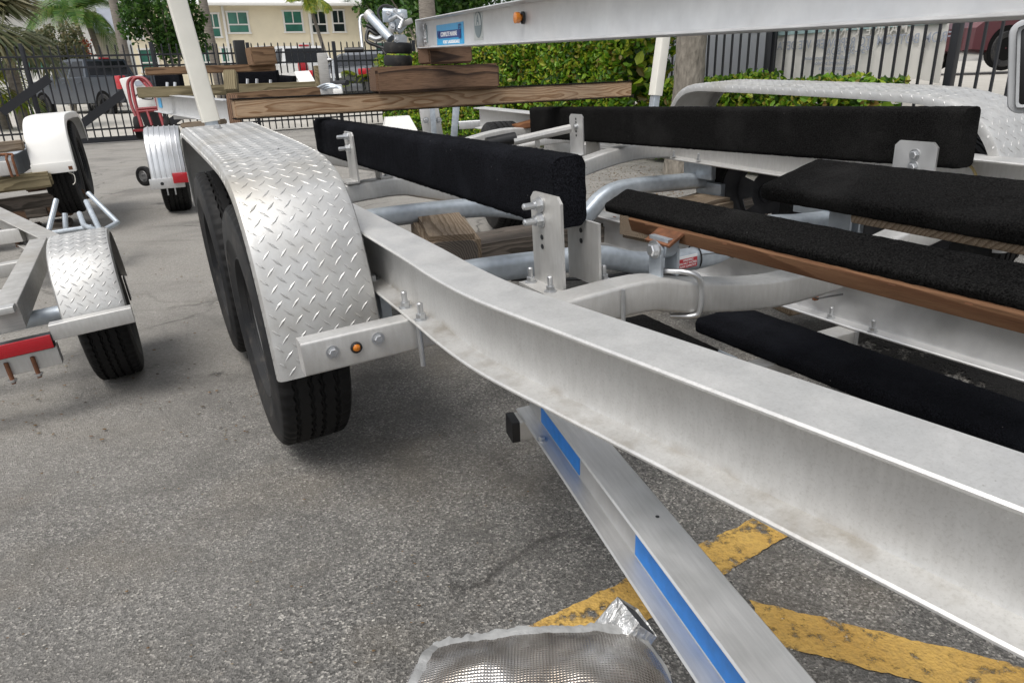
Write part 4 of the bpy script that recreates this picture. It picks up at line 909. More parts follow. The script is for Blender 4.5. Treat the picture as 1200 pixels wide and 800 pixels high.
wj = MB().lathe([(.055, -.02), (.075, -.026), (.088, -.02), (.0915, 0), (.088, .02), (.075, .026), (.055, .02)], 28, rotz(R(62)), True).build('tyre', MT['rubber_wall'], JW, 50)
MB().lathe([(.055, -.014), (.05, -.02), (.03, -.016), (.015, -.026), (.0001, -.026)], 24, rotz(R(62))).build('hub', MT['rim_grey'], JW, 40)
for k in range(5):
    t = 2*PI*k/5; MB().box((0, .034*math.cos(t), .034*math.sin(t)), (.045, .010, .010), rotz(0)).build('spoke', MT['rim_grey'], JW)
MB().tube([(0, 0, .0), (.05, .02, .02), (.10, .03, .35)], .012, 8).build('fork', MT['zinc'], JW)

# ================================================================== FENCES
def picket_fence(root, l0, a0, l1, a1, z0, z1, step, skip=(), rails=(.12, .78, .9), pw=.019, posts=(), zpost=None):
    p0, p1 = Vector((l0, a0, 0)), Vector((l1, a1, 0)); d = (p1-p0); n = int(d.length/step); d.normalize()
    pm = MB(); hw = pw/2; h = z1-z0
    pm.add([(sx*hw, sy*hw, z) for z in (0, h-.03) for sx, sy in ((-1, -1), (1, -1), (1, 1), (-1, 1))]+[(0, 0, h)], [(3, 2, 1, 0), (0, 1, 5, 4), (1, 2, 6, 5), (2, 3, 7, 6), (3, 0, 4, 7), (4, 5, 8), (5, 6, 8), (6, 7, 8), (7, 4, 8)])
    me = pm.mesh('picket', MT['black_steel'], 0); rz = math.atan2(d.y, d.x)
    for i in range(n+1):
        p = p0+d*(i*step); o = link('picket', me, root, (p.x, p.y, z0)); o.rotation_euler.z = rz
    for f in rails:
        z = z0+f*h; MB().sweep(rrect(.028, .034, .002, 1), [p0+Vector((0, 0, z)), p1+Vector((0, 0, z))]).build('fence_rail', MT['black_steel'], root)
    for q in posts:
        p = p0+d*q; MB().box((p.x, p.y, (z0+(zpost or z1))/2), (.065, .065, (zpost or z1)-z0), rotz(rz), .003).build('fence_post', MT['black_steel'], root)
GA = 16.5
gate = thing('sliding_gate', 'black steel picket gate with diagonal braces across the yard entrance', 'gate', G.M)
picket_fence(gate, -3.2, GA, 1.95, GA, .06, 1.80, .135, pw=.026, rails=(.02, .12, .77, .885), posts=(1.85, 4.0), zpost=1.83)
def brace(l0, z0, l1, z1): MB().box(((l0+l1)/2, GA-.03, (z0+z1)/2), (math.hypot(l1-l0, z1-z0), .04, .15), Matrix.Rotation(-math.atan2(z1-z0, l1-l0), 4, 'Y')).build('diagonal_brace', MT['black_steel'], gate)
for (x0, y0), (x1, y1) in (((2, 132), (58, 92)), ((90, 150), (152, 104)), ((193, 148), (214, 134))):
    u, v = G.pl(x0, y0, 1, GA), G.pl(x1, y1, 1, GA); brace(u.x, u.z, v.x, v.z)
MB().box((-.62, GA, .075), (5.2, .06, .10)).build('bottom_beam', MT['black_steel'], gate)
bf = thing('back_fence', 'black picket fence along the back of the yard, right of the gate', 'fence', G.M)
picket_fence(bf, 2.02, GA+.12, 6.3, GA+.12, .06, 1.80, .135, pw=.024, rails=(.10, .77, .885), posts=(.6, 2.4, 4.25))
sf = thing('side_fence', 'black picket fence along the right side behind the diamond plate fender', 'fence', G.M)
picket_fence(sf, 6.3, 3.2, 6.3, GA, .15, 2.05, .128, rails=(.04, .80, .93), posts=(G.pl(1118, 60, 0, 6.3).y-3.2, G.pl(903, 60, 0, 6.3).y-3.2, 6.6, 9.0, 11.4))
for q in (1.62, 2.98): pass
# banner tied to the far side of the side fence, lettering seen from behind
u, v = G.pl(905, 60, 0, 6.40), G.pl(1108, 60, 0, 6.40); ya, yb = u.y, v.y
zt = 1.62; zb_ = G.pl(1000, 96, 0, 6.40).z
bn = thing('banner', 'pale vinyl banner with lettering seen from behind, tied outside the right fence', 'banner', G.M)
nb = 40; vs = []
for k in range(nb+1):
    y = ya+(yb-ya)*k/nb; x = 6.40+.012*math.sin(k*.9)+.01*noise.noise(Vector((k*.3, 0, 0)))
    vs += [(x, y, zb_-.02*math.sin(k*.5)), (x, y, zt), (x+.002, y, zb_-.02*math.sin(k*.5)), (x+.002, y, zt)]
fs = []
for k in range(nb): b = 4*k; fs += [(b, b+1, b+5, b+4), (b+6, b+7, b+3, b+2), (b, b+4, b+6, b+2)]
MB().add(vs, fs).build('sheet', MT['banner_cloth'], bn)
def btext(s_, px, py, size, mat, sq=1):
    c = G.pl(px, py, 0, 6.375); Mx = Matrix.Translation(c) @ Matrix.Rotation(R(-90), 4, 'Z') @ Matrix.Rotation(R(90), 4, 'X')
    return text('banner_text', s_, size, mat, bn, Mx, sq, .001, mirror=True)
MB().box((6.378, (ya+yb)/2, 1.40), (.003, abs(ya-yb)-.03, .13)).build('header_band', MT['banner_aqua'], bn)
btext('FROM BOTTOM  TO REPOWER  WE DETAIL', 998, 50, .115, 'banner_ink', .88)
btext('954-507-BOAT', 990, 60, .095, 'banner_ink', .9); btext('1', 1080, 63, .22, 'banner_ink', 1)
for k, y in enumerate((68, 74, 80, 87)): btext(('Hull and bottom paint', 'Outboard service', 'Fiberglass repairs', 'Dockside pick up')[k], 968+6*k, y, .05, 'banner_ink', 1.2)
btext('MARINE  CENTER', 1010, 37, .12, 'banner_cloth', 1)

# ================================================================== PLANTS
def leaf_cloud(n, fn, size, tilt=1.0, shape=4):
    vs = []; fs = []
    for _ in range(n):
        p, s_ = fn(); s_ *= size*random.uniform(.65, 1.25)
        q = Vector((random.gauss(0, 1), random.gauss(0, 1), random.gauss(.7, 1)*tilt)).normalized(); t = q.orthogonal().normalized(); t = Matrix.Rotation(random.uniform(0, 6.3), 3, q) @ t; b = q.cross(t)
        k = len(vs); e = random.uniform(.5, .7); c = q*s_*.18
        vs += [p-t*s_, p-t*s_*.3+b*s_*e-c, p+t*s_*.45+b*s_*e*.85-c, p+t*s_, p+t*s_*.45-b*s_*e*.85-c, p-t*s_*.3-b*s_*e-c]
        fs += [(k, k+1, k+2, k+3), (k, k+3, k+4, k+5)]
    return vs, fs
def hedge_h(a): return 1.46+.14*noise.noise(Vector((a*.9, 0, 0)))+.12*noise.noise(Vector((a*3.1, 4, 0))) if a > 7.1 else (.91+.12*noise.noise(Vector((a*2.2, 2, 0))))
def hedge(name, label, a0, a1, l0, l1, hf, n, size):
    o = thing(name, label, 'hedge', G.M @ Matrix.Translation((0, 0, 0)))
    def fn():
        a = random.uniform(a0, a1); h = hf(a); r = random.random()
        while noise.noise(Vector((a*3.1, random.uniform(0, h)*3.1, 5))) < -.30: a = random.uniform(a0, a1); h = hf(a)
        bump = .16*noise.noise(Vector((a*2.4, 9, h)))
        if r < .52: return Vector((l0+bump+abs(random.gauss(0, .09)), a, random.uniform(.05, h))), 1
        if r < .85: return Vector((random.uniform(l0, l1)+bump, a, h-abs(random.gauss(0, .08))+.10*noise.noise(Vector((a*4, 1, 1))))), 1
        return Vector((random.uniform(l0+.2, l1), a, random.uniform(.1, h-.12))), 2.0
    vs, fs = leaf_cloud(n, fn, size); tag(raw('foliage', vs, fs, MT['hedge_leaf'], o), kind='stuff')
    for i in range(int((a1-a0)*2.5)):
        a = a0+(i+.5)/2.5+random.uniform(-.1, .1); MB().tube(curve([(l0+.3, a, 0), (l0+.33+random.uniform(-.1, .1), a+random.uniform(-.1, .1), hf(a)*.5), (l0+.25, a+random.uniform(-.2, .2), hf(a)*.85)], 3), [.02]*6+[.008], 6).build('stem', MT['bark_grey'], o)
    return o
hedge('hedge', 'tall dense green hedge with yellow tips behind the timber stack', 7.2, 16.2, 5.25, 6.15, hedge_h, 42000, .041)
hedge('low_hedge', 'low green hedge along the right fence behind the diamond plate fender', 4.2, 7.1, 5.55, 6.15, hedge_h, 9000, .036)
# bare reddish twigs at the right
tw = thing('dry_shrub', 'bare reddish twiggy shrub at the foot of the right fence', 'shrub', gw(5.9, 3.9, 0))
vs = []; fs = []
for i in range(170):
    p = Vector((random.gauss(0, .12), random.uniform(-.6, .6), .2)); q = p+Vector((random.gauss(0, .1), random.gauss(0, .1), random.uniform(.25, .5))); p = rotz(AZ) @ p; q = rotz(AZ) @ q
    d_ = (q-p).cross(Vector((random.random(), random.random(), .2))).normalized()*.004; b = len(vs); vs += [p-d_, p+d_, q]; fs.append((b, b+1, b+2))
    for _ in range(3):
        c = p.lerp(q, random.uniform(.4, 1)); e = c+Vector((random.gauss(0, .05), random.gauss(0, .05), random.uniform(0, .08))); b = len(vs); vs += [c-d_*.6, c+d_*.6, e]; fs.append((b, b+1, b+2))
tag(raw('twigs', vs, fs, MT['twig'], tw), kind='stuff')
# tree trunk in front of the hedge
def gtree(name, label, base, path, r0, r1, mat, n=14):
    o = thing(name, label, 'tree', base); pth = curve(path, 6); k = len(pth)
    MB().tube(pth, [r0+(r1-r0)*i/(k-1)+(.06*r0 if i % 2 else 0)+(.35*r0*(1-i/3) if i < 3 else 0) for i in range(k)], n).build('trunk', MT[mat], o, 60); return o
t = gtree('shade_tree', 'thick grey trunk rising in front of the hedge beside the white post', gw(5.0, 5.75, 0), [(0, 0, 0), (.01, 0, .9), (.03, .03, 1.8), (.05, .1, 3.6)], .155, .12, 'bark_grey', 20)
for k in range(4):
    q = k*1.6; MB().tube(curve([(.05, .1, 3.3), (.5*math.cos(q), .5*math.sin(q)+.1, 4.0), (1.4*math.cos(q), 1.4*math.sin(q), 4.7)], 4), [.08-.006*i for i in range(9)], 8).build('limb', MT['bark_grey'], t)
vs, fs = leaf_cloud(5000, lambda: (Vector((random.gauss(0, 1.0), random.gauss(0, 1.0), random.gauss(5.2, .5))), 1), .07); tag(raw('crown', vs, fs, MT['tree_leaf'], t), kind='stuff')

def frond(L_, droop, nl, wl, mat):          # arching pinnate frond along +x
    vs = []; fs = []; N = 12; rach = []
    for i in range(N+1):
        t = i/N; rach.append(Vector((L_*t*(1-.28*droop*t), 0, L_*(.42*t-droop*.75*t*t))))
    for i in range(N):
        b = len(vs); w = .018*(1-i/N)+.004; vs += [rach[i]+Vector((0, -w, 0)), rach[i]+Vector((0, w, 0)), rach[i+1]+Vector((0, w, 0)), rach[i+1]+Vector((0, -w, 0))]; fs.append((b, b+1, b+2, b+3))
    for i in range(nl):
        t = .12+.88*i/nl; j = min(N-1, int(t*N)); p = rach[j].lerp(rach[j+1], t*N-j); tn = (rach[j+1]-rach[j]).normalized()
        ll = wl*math.sin(PI*min(1, .15+t*.85))**.6*random.uniform(.85, 1.1)
        for s_ in (-1, 1):
            d_ = (tn*.55+Vector((0, s_*.8, 0))+Vector((0, 0, .15))).normalized(); e1 = p+d_*ll*.5; e2 = p+d_*ll+Vector((0, 0, -ll*(.35+.3*droop))); sd_ = tn.cross(Vector((0, 0, 1)))
            w = tn*.017; b = len(vs); vs += [p-w*.5, p+w*.5, e1+w, e1-w, e2]; fs += [(b, b+1, b+2, b+3), (b+3, b+2, b+4)]
    return vs, fs
def fan(r_, mat):                             # round fan leaf with drooping tips along +x
    vs = []; fs = []; b = 0
    vs += [Vector((0, -.008, 0)), Vector((0, .008, 0)), Vector((r_*.6, .006, .2*r_)), Vector((r_*.6, -.006, .2*r_))]; fs.append((0, 1, 2, 3)); c = Vector((r_*.6, 0, .2*r_))
    for k in range(26):
        t = R(-125+250*k/25); d_ = Vector((math.cos(t), math.sin(t), .15)); l_ = r_*random.uniform(.75, 1); s_ = Vector((-math.sin(t), math.cos(t), 0))*.022*r_/.7
        p1 = c+d_*l_*.55; p2 = c+d_*l_*.9+Vector((0, 0, -.30*l_)); b = len(vs); vs += [c, p1-s_, p1+s_, p2]; fs += [(b, b+1, b+2), (b+1, b+3, b+2)]
    return vs, fs
def palm(name, label, base, lean, h, r_, nf, L_, mat, droop=(.5, 1.2), wl=.45, fans=False, cat='palm tree', elev=(-.2, .9), trunk='bark_palm'):
    o = thing(name, label, cat, base); top = Vector((lean[0], lean[1], h))
    if h > .3: MB().tube(curve([(0, 0, 0), (lean[0]*.4, lean[1]*.4, h*.5), tuple(top)], 8), [r_*(1.15-.35*i/16) for i in range(17)], 12).build('trunk', MT[trunk], o, 60)
    mes = []
    for k in range(4):
        vs, fs = fan(L_, mat) if fans else frond(L_, random.uniform(*droop), 56, wl, mat)
        me = bpy.data.meshes.new('frond'); me.from_pydata(vs, [], fs); me.materials.append(MT[mat]); mes.append(me)
    for k in range(nf):
        f_ = link('frond', mes[k % 4], o); t = k*2.399+random.uniform(-.2, .2); e = elev[0]+(elev[1]-elev[0])*((k*.618) % 1)
        f_.matrix_basis = Matrix.Translation(top) @ rotz(t) @ Matrix.Rotation(-e, 4, 'Y') @ Matrix.Scale(random.uniform(.85, 1.1), 4)
    return o
def gp(px, py, d, z=0):                        # foot of something seen at a pixel, d deep
    p = at(px, py, d); return Vector((p.x, p.y, z))
b = gp(98, 20, 27.5); zc = at(98, 20, 27.5).z
o = palm('palm_tree', 'green feathery palm with arching fronds and a red fruit cluster behind the gate', b, (-.4, .1), zc, .10, 22, 2.35, 'palm_leaf', (.8, 1.35), .75, elev=(-.1, 1.0))
vs, fs = leaf_cloud(260, lambda: (Vector((-.4+.0, .1, zc-1.1))+Vector((random.gauss(.3, .17), random.gauss(-.4, .1), random.gauss(0, .15))), 1), .045); tag(raw('fruit_cluster', vs, fs, MT['red_berry'], o), kind='stuff')
MB().tube([(.15, -.1, zc), (.35, .0, zc*.5), (.7, 0, 0)], .11, 10).build('trunk', MT['bark_palm'], o)
b = gp(2, 40, 15); palm('fan_palm', 'silvery fan palm with drooping blades at the top left corner', b, (0, 0), at(2, 38, 15).z, .13, 34, 1.05, 'silver_leaf', fans=True, elev=(-.9, 1.2))
palm('fan_palm', 'lower yellowish fan palm under the silvery one at the left edge', gp(-12, 80, 15.5), (0, 0), .9, .12, 16, .85, 'yellow_palm_leaf', fans=True, elev=(-.5, 1.1))
for px, py, d, h, lean, lab in ((146, 60, 27, 9, (-.1, 0), 'tall bare palm trunk left of the cream building corner'), (253, 70, 27, 9, (-.35, 0), 'leaning grey palm trunk in front of the cream facade'), (72, 10, 34, 12, (-.8, 0), 'thin distant palm trunk against the white sky')):
    palm('palm_tree', lab, gp(px, py, d), lean, h, .16 if d < 30 else .13, 14, 1.9, 'palm_leaf', wl=.55)
palm('palm_tree', 'slender palm with a thin trunk before the right windows', gp(390, 62, 22), (-.55, 0), at(380, 4, 22).z, .06, 13, .95, 'yellow_palm_leaf', wl=.3, droop=(.6, 1.1))
for px, py, d, s_ in ((408, 70, 20, 1.3), (428, 66, 19, 1.2), (395, 60, 21, 1.2)):
    palm('clump_palm', ('bright yellow-green palm clump behind the jack, leftmost', 'bright yellow-green palm clump right behind the jack crank', 'dark green palm clump beside the slender trunk')[(408, 428, 395).index(px)], gp(px, py, d), (0, 0), .55, .09, 18, s_, 'yellow_palm_leaf' if px != 395 else 'palm_leaf', (.4, 1.0), .4, elev=(.2, 1.25))
# broadleaf trees
def tree(name, label, base, h, rx, rz, nst, n, size, mat='tree_leaf', zc=None):
    o = thing(name, label, 'tree', base); zc = zc or h*.72; blobs = []
    for k in range(nst):
        t = k*2*PI/nst+.4; q = .35*rx; MB().tube(curve([(random.uniform(-.1, .1), random.uniform(-.1, .1), 0), (q*math.cos(t)*.5, q*math.sin(t)*.5, h*.35), (q*2*math.cos(t), q*2*math.sin(t), zc+random.uniform(-.1, .3)*rz)], 5), [.07-.005*i for i in range(11)], 8).build('trunk', MT['bark_grey'], o)
    for k in range(26): 
        v = Vector((random.gauss(0, 1), random.gauss(0, 1), random.gauss(0, 1))).normalized()*random.uniform(.45, 1); blobs.append((Vector((v.x*rx, v.y*rx, zc+v.z*rz)), random.uniform(.22, .42)*rx))
    def fn():
        c, r_ = random.choice(blobs); v = Vector((random.gauss(0, 1), random.gauss(0, 1), random.gauss(0, 1))).normalized()*r_*random.uniform(.5, 1.05); return c+v, 1
    vs, fs = leaf_cloud(n, fn, size); tag(raw('crown', vs, fs, MT[mat], o), kind='stuff'); return o
tree('broadleaf_tree', 'dark green multi-stemmed tree before the cream building', gp(200, 62, 24), 5.2, 1.35, 1.45, 4, 7000, .075, zc=at(197, 18, 24).z)
tree('grey_shrub_tree', 'grey-green shrub behind the truck and under the feathery palm', gp(68, 50, 25), 2.6, 1.0, .7, 3, 3500, .06, 'silver_leaf', zc=at(66, 55, 25).z)
for px, d, lab in ((498, 30, 'dark tree crown directly above the jack at the top edge'), (545, 32, 'far dark tree crown right of the jack, mostly above the picture'), (462, 42, 'distant tree crown beyond the right end of the cream building')):
    tree('broadleaf_tree', lab, gp(px, 40, d), 7, 2.6, 1.9, 2, 6000, .12, zc=at(px, 2, d).z+.6)
MB_t = gtree('palm_tree', 'rough brown palm trunk at the top edge above the silver beam', gp(502, 40, 20), [(0, 0, 0), (0, 0, 2), (.05, 0, 6)], .24, .2, 'bark_palm')

# ================================================================== BUILDING BEHIND
bp0 = at(150, 30, 38); bp1 = at(486, 26, 44)
bd = Vector((bp1.x-bp0.x, bp1.y-bp0.y, 0)); BL = bd.length; baz = math.atan2(bd.y, bd.x)
BMx = Matrix.Translation((bp0.x, bp0.y, 0)) @ rotz(baz)
BU = thing('apartment_building', 'two storey cream apartment building with white framed green windows behind the fence', 'building', BMx)
BI = BMx.inverted()
def bpt(px, py):                               # hit on the facade plane (local y = 0)
    o = BI @ CAM; r_ = (BI @ at(px, py, 1))-o; return o+r_*(-o.y/r_.y)
ez = bpt(300, 7).z
MB().box((BL/2, 4, ez/2), (BL, 8, ez)).build('wall', MT['cream_stucco'], BU)
rf = MB().add([(-.6, -.7, ez), (BL+.6, -.7, ez), (BL+.6, 8.6, ez), (-.6, 8.6, ez), (1.5, 4, ez+1.9), (BL-1.5, 4, ez+1.9)], [(0, 1, 5, 4), (2, 3, 4, 5), (1, 2, 5), (3, 0, 4), (0, 3, 2, 1)]).build('roof', MT['roof_white'], BU, 0)
MB().sweep(rrect(.12, .16, .02), [(-.6, -.75, ez+.02), (BL+.6, -.75, ez+.02)]).build('gutter', MT['trim_white'], rf)
for k in range(int(BL/.6)):
    MB().add([(.0+k*.6, -.70, ez+.03), (.04+k*.6, -.70, ez+.03), (.04+k*.6, 3.2, ez+1.62), (k*.6, 3.2, ez+1.62), (.0+k*.6, -.70, ez+.0), (.04+k*.6, -.70, ez+.0), (.04+k*.6, 3.2, ez+1.58), (k*.6, 3.2, ez+1.58)], [(0, 1, 2, 3), (0, 3, 7, 4), (1, 5, 6, 2), (0, 4, 5, 1)]).build('roof_seam', MT['roof_white'], rf, 0)
def window(px0, py0, px1, py1, glassm='green_glass', low=True):
    a, b = bpt(px0, py0), bpt(px1, py1); x0, x1 = a.x, b.x; z1, z0 = a.z, b.z; w, h = x1-x0, z1-z0; t = .09
    m = MB()
    for c, sz in ((((x0+x1)/2, -.03, z1), (w+2*t, .10, t)), (((x0+x1)/2, -.04, z0), (w+2*t, .14, t)), ((x0, -.03, (z0+z1)/2), (t, .10, h-t)), ((x1, -.03, (z0+z1)/2), (t, .10, h-t))): m.box(c, sz)
    m.box(((x0+x1)/2, -.035, z0+h*.40), (w-t, .07, t*.8)); m.box(((x0+x1)/2, -.033, z0+h*.70), (t*.6, .07, h*.6-t))
    o = m.build('window', MT['trim_white'], BU)
    for q0, q1, r0, r1 in ((0, .5, .4, 1), (.5, 1, .4, 1), (0, 1, 0, .4)):
        MB().box((x0+w*(q0+q1)/2, -.008, z0+h*(r0+r1)/2), (w*(q1-q0)-.03, .012, h*(r1-r0)-.03)).build('pane', MT[glassm], o)
for a in ((154, 16, 168, 46), (241, 16, 260, 44), (265, 14, 293, 39), (331, 13, 356, 38), (363, 13, 384, 39), (388, 12, 405, 38), (427, 11, 446, 36)): window(*a, glassm='dark_window' if a[0] in (363, 388) else 'green_glass')
for a in ((162, 58, 188, 84), (232, 57, 250, 84), (258, 56, 275, 84), (352, 52, 366, 80), (300, 55, 318, 80), (440, 50, 458, 76)): window(*a)
for px in (260, 361):
    a, b = bpt(px, 9), bpt(px+6, 70); MB().box((a.x, -.10, ez/2), (.13, .12, ez-.05), None, .02).build('downpipe', MT['trim_white'], BU)
# buildings further left
LB = thing('grey_roof_house', 'white house with a grey metal roof behind the feathery palm', 'house', loc_rot(gp(88, 50, 42), R(30)))
lz = at(88, 40, 42).z
MB().box((0, 2.5, lz/2), (4.6, 5, lz)).build('wall', MT['white_wall'], LB)
MB().add([(-2.7, -.5, lz), (2.7, -.5, lz), (2.7, 5.5, lz), (-2.7, 5.5, lz), (-2.7, 2.5, lz+1.6), (2.7, 2.5, lz+1.6)], [(0, 1, 5, 4), (2, 3, 4, 5), (1, 2, 5), (3, 0, 4), (0, 3, 2, 1)]).build('roof', MT['roof_metal'], LB, 0)
MB().box((0, -.02, lz*.72), (1.6, .06, .9)).build('window', MT['dark_window'], LB)
LC = thing('white_house', 'white flat-roofed house wall beyond the left palms', 'house', loc_rot(gp(15, 50, 36), R(28)))
lz2 = at(30, 14, 36).z
MB().box((0, 3, lz2/2), (7.5, 6, lz2)).build('wall', MT['white_wall'], LC); MB().box((0, 2.9, lz2+.12), (8.1, 6.6, .25)).build('roof', MT['roof_white'], LC)
for x in (-1.8, .8, 2.6): MB().box((x, -.02, lz2*.55), (1.0, .06, 1.1)).build('window', MT['green_glass'], LC)
LW = thing('garden_wall', 'pale low wall seen through the gate left of the grey truck', 'wall', loc_rot(gp(30, 100, 32, .15), AZ-R(8)))
MB().box((-1.5, 0, .55), (6, .2, 1.25)).build('wall_panel', MT['white_wall'], LW); MB().box((-1.5, 0, 1.2), (6.1, .28, .08)).build('coping', MT['trim_white'], LW)

# ================================================================== VEHICLES
def vehicle(name, label, loc, heading, kind, paint, s=1.0):
    V = thing(name, label, 'truck' if kind == 'pickup' else 'car', Matrix.Translation(loc) @ rotz(heading) @ Matrix.Scale(s, 4))   # x forward
    D = {'pickup': dict(body=[(-2.85, .62), (-2.88, .95), (-2.86, 1.33), (-1.0, 1.34), (1.25, 1.30), (2.45, 1.24), (2.78, 1.12), (2.86, .75), (2.82, .50), (1.0, .45), (-2.7, .48)], hw=.98, gh=[(-.98, 1.31), (1.30, 1.28), (.50, 1.90), (-.15, 1.94), (-.78, 1.90)], wb=(1.78, -1.82), wr=.40),
         'sedan': dict(body=[(-2.30, .42), (-2.38, .75), (-2.28, .98), (-1.55, 1.05), (.95, .98), (1.95, .84), (2.30, .66), (2.32, .36), (1.0, .26), (-2.0, .28)], hw=.90, gh=[(-1.75, 1.0), (1.05, .96), (.25, 1.40), (-.45, 1.44), (-1.05, 1.36)], wb=(1.40, -1.40), wr=.33),
         'suv': dict(body=[(-2.28, .50), (-2.34, .80), (-2.26, 1.10), (-1.6, 1.12), (1.05, 1.06), (2.0, .98), (2.30, .78), (2.32, .36), (1.0, .24), (-2.2, .28)], hw=.93, gh=[(-2.24, 1.06), (1.1, 1.03), (.35, 1.60), (-.4, 1.68), (-1.85, 1.62)], wb=(1.38, -1.36), wr=.36)}[kind]
    hw = D['hw']; out = D['body']; n = len(out); cx = sum(p[0] for p in out)/n; cz = sum(p[1] for p in out)/n
    vs = []; fs = []; L_ = [(-hw+.03, .975), (-hw, .95), (-hw*.93, 1.0), (hw*.93, 1.0), (hw, .95), (hw-.03, .975)]
    L_ = [(-hw, .94), (-hw*.90, 1), (hw*.90, 1), (hw, .94)]
    for y, k in L_: vs += [(cx+(x-cx)*k, y, cz+(z-cz)*k) for x, z in out]
    for i in range(3):
        for j in range(n): fs.append((i*n+j, i*n+(j+1) % n, (i+1)*n+(j+1) % n, (i+1)*n+j))
    fs += [tuple(range(n-1, -1, -1)), tuple(range(3*n, 4*n))]
    body = MB().add(vs, fs).build('body', MT[paint], V, 28)
    g = D['gh']; zb0, zt0 = min(p[1] for p in g), max(p[1] for p in g)
    def yw(z, e=0): return hw*.93-(z-zb0)/(zt0-zb0)*.17+e
    m = len(g); vs = [(x, -yw(z), z) for x, z in g]+[(x, yw(z), z) for x, z in g]
    cab = MB().add(vs, [tuple(range(m-1, -1, -1)), tuple(range(m, 2*m))]+[(j, (j+1) % m, m+(j+1) % m, m+j) for j in range(m)]).build('cabin', MT[paint], V, 28)
    gx = sum(p[0] for p in g)/m; gz = sum(p[1] for p in g)/m
    for sgn in (-1, 1):                       # side windows: front and rear
        xs = sorted([p[0] for p in g]); 
        for f0, f1 in ((.06, .46), (.52, .92)):
            def ex(z, lo):                    # cabin edge at height z
                t = (z-zb0)/(zt0-zb0); fr = g[1][0]+(g[2][0]-g[1][0])*t; re = g[0][0]+(g[-1][0]-g[0][0])*t; return fr, re
            pts = []
            for z, q in ((zb0+.07, f0), (zb0+.07, f1), (zt0-.10, f1), (zt0-.10, f0)):
                fr, re = ex(z, 0); pts.append((re+(fr-re)*q, sgn*yw(z, .006), z))
            vs = pts+[(x, y-sgn*.01, z) for x, y, z in pts]
            MB().add(vs, [(0, 1, 2, 3), (7, 6, 5, 4)]+[(i, (i+1) % 4, 4+(i+1) % 4, 4+i) for i in range(4)]).build('side_window', MT['car_glass'], V, 0)
    def pane(a, b, nm, inset=.10):
        (x0, z0), (x1, z1) = a, b; d_ = Vector((x1-x0, z1-z0)); nx_, nz_ = d_.y/d_.length, -d_.x/d_.length
        if nm == 'windscreen': pass
        s_ = 1 if nm == 'windscreen' else -1; nx_, nz_ = abs(nx_)*s_, abs(nz_)
        p0 = (x0+(x1-x0)*.12, z0+(z1-z0)*.12); p1 = (x0+(x1-x0)*.88, z0+(z1-z0)*.88); e = .006
        vs = [(p0[0]+nx_*e, -yw(p0[1])+inset, p0[1]+nz_*e), (p0[0]+nx_*e, yw(p0[1])-inset, p0[1]+nz_*e), (p1[0]+nx_*e, yw(p1[1])-inset, p1[1]+nz_*e), (p1[0]+nx_*e, -yw(p1[1])+inset, p1[1]+nz_*e)]
        vs += [(x-nx_*.02, y, z-nz_*.02) for x, y, z in vs]
        MB().add(vs, [(0, 1, 2, 3), (7, 6, 5, 4)]+[(i, (i+1) % 4, 4+(i+1) % 4, 4+i) for i in range(4)]).build(nm, MT['car_glass'], V, 0)
    pane(g[0], g[-1], 'rear_window'); pane(g[1], g[2], 'windscreen')
    wr = D['wr']
    for x in D['wb']:
        for sgn in (-1, 1):
            Mw = Matrix.Translation((x, sgn*(hw-.085), wr)) @ rotz(R(90))
            arch = MB().lathe([(wr+.07, -.01), (wr+.07, .004), (.02, .004)], 28, Matrix.Translation((x, sgn*(hw+.004), wr+.02)) @ rotz(R(90*sgn)))
            arch.build('wheel_arch', MT['arch_black'], V)
            w_ = MB().lathe([(wr*.62, -.10), (wr*.9, -.11), (wr, -.08), (wr, .08), (wr*.9, .11), (wr*.62, .10)], 32, Mw, True).build('wheel', MT['rubber_wall'], V, 40)
            o_ = .10*sgn
            MB().lathe([(wr*.64, -o_*1.0), (wr*.60, -o_*.7), (wr*.25, -o_*.85), (.02, -o_*.95)], 24, Mw).build('rim', MT['chrome' if kind != 'pickup' else 'rim_grey'], w_, 40)
            for k in range(5):
                t = 2*PI*k/5; MB().box((0, 0, 0), (.03, wr*.16, wr*.34), None).build('rim_opening', MT['dark_opening'], w_).matrix_basis = Mw @ Matrix.Rotation(t, 4, 'X') @ Matrix.Translation((-o_*.84, 0, wr*.42))
    xr = min(p[0] for p in out); tz = (1.12 if kind == 'pickup' else .88 if kind == 'sedan' else 1.0)
    for sgn in (-1, 1):
        MB().box((xr+.08, sgn*(hw-.10), tz), (.26, .24, .42 if kind == 'pickup' else .16), None, .03).build('tail_light', MT['red_lens'], V)
        MB().box((.85 if kind != 'pickup' else 1.05, sgn*(hw+.10), zb0+.10), (.12, .20, .16), None, .04).build('mirror', MT[paint], V)
        for x in (.25, -.65): MB().box((x, sgn*(hw+.005), zb0-.12), (.18, .03, .03), None, .008).build('door_handle', MT[paint], V)
    MB().box((xr-.03, 0, .60 if kind != 'sedan' else .50), (.16, hw*1.8, .20), None, .04).build('rear_bumper', MT['chrome' if kind == 'pickup' else paint], V)
    if kind == 'pickup':
        MB().box((xr-.004, 0, 1.02), (.04, hw*1.5, .50), None, .012).build('tailgate', MT[paint], V)
        MB().box((xr-.028, 0, 1.20), (.02, .26, .09), None, .008).build('tailgate_handle', MT['black_plastic'], V)
        MB().box((-.80, 0, 1.925), (.06, .36, .05), None, .01).build('brake_light', MT['red_lens'], V)
        MB().box((-1.95, 0, 1.20), (1.75, hw*1.55, .26)).build('bed_cavity', MT['dark_opening'], V)
        bpy.data.objects[V.children[-1].name].location.z = .012
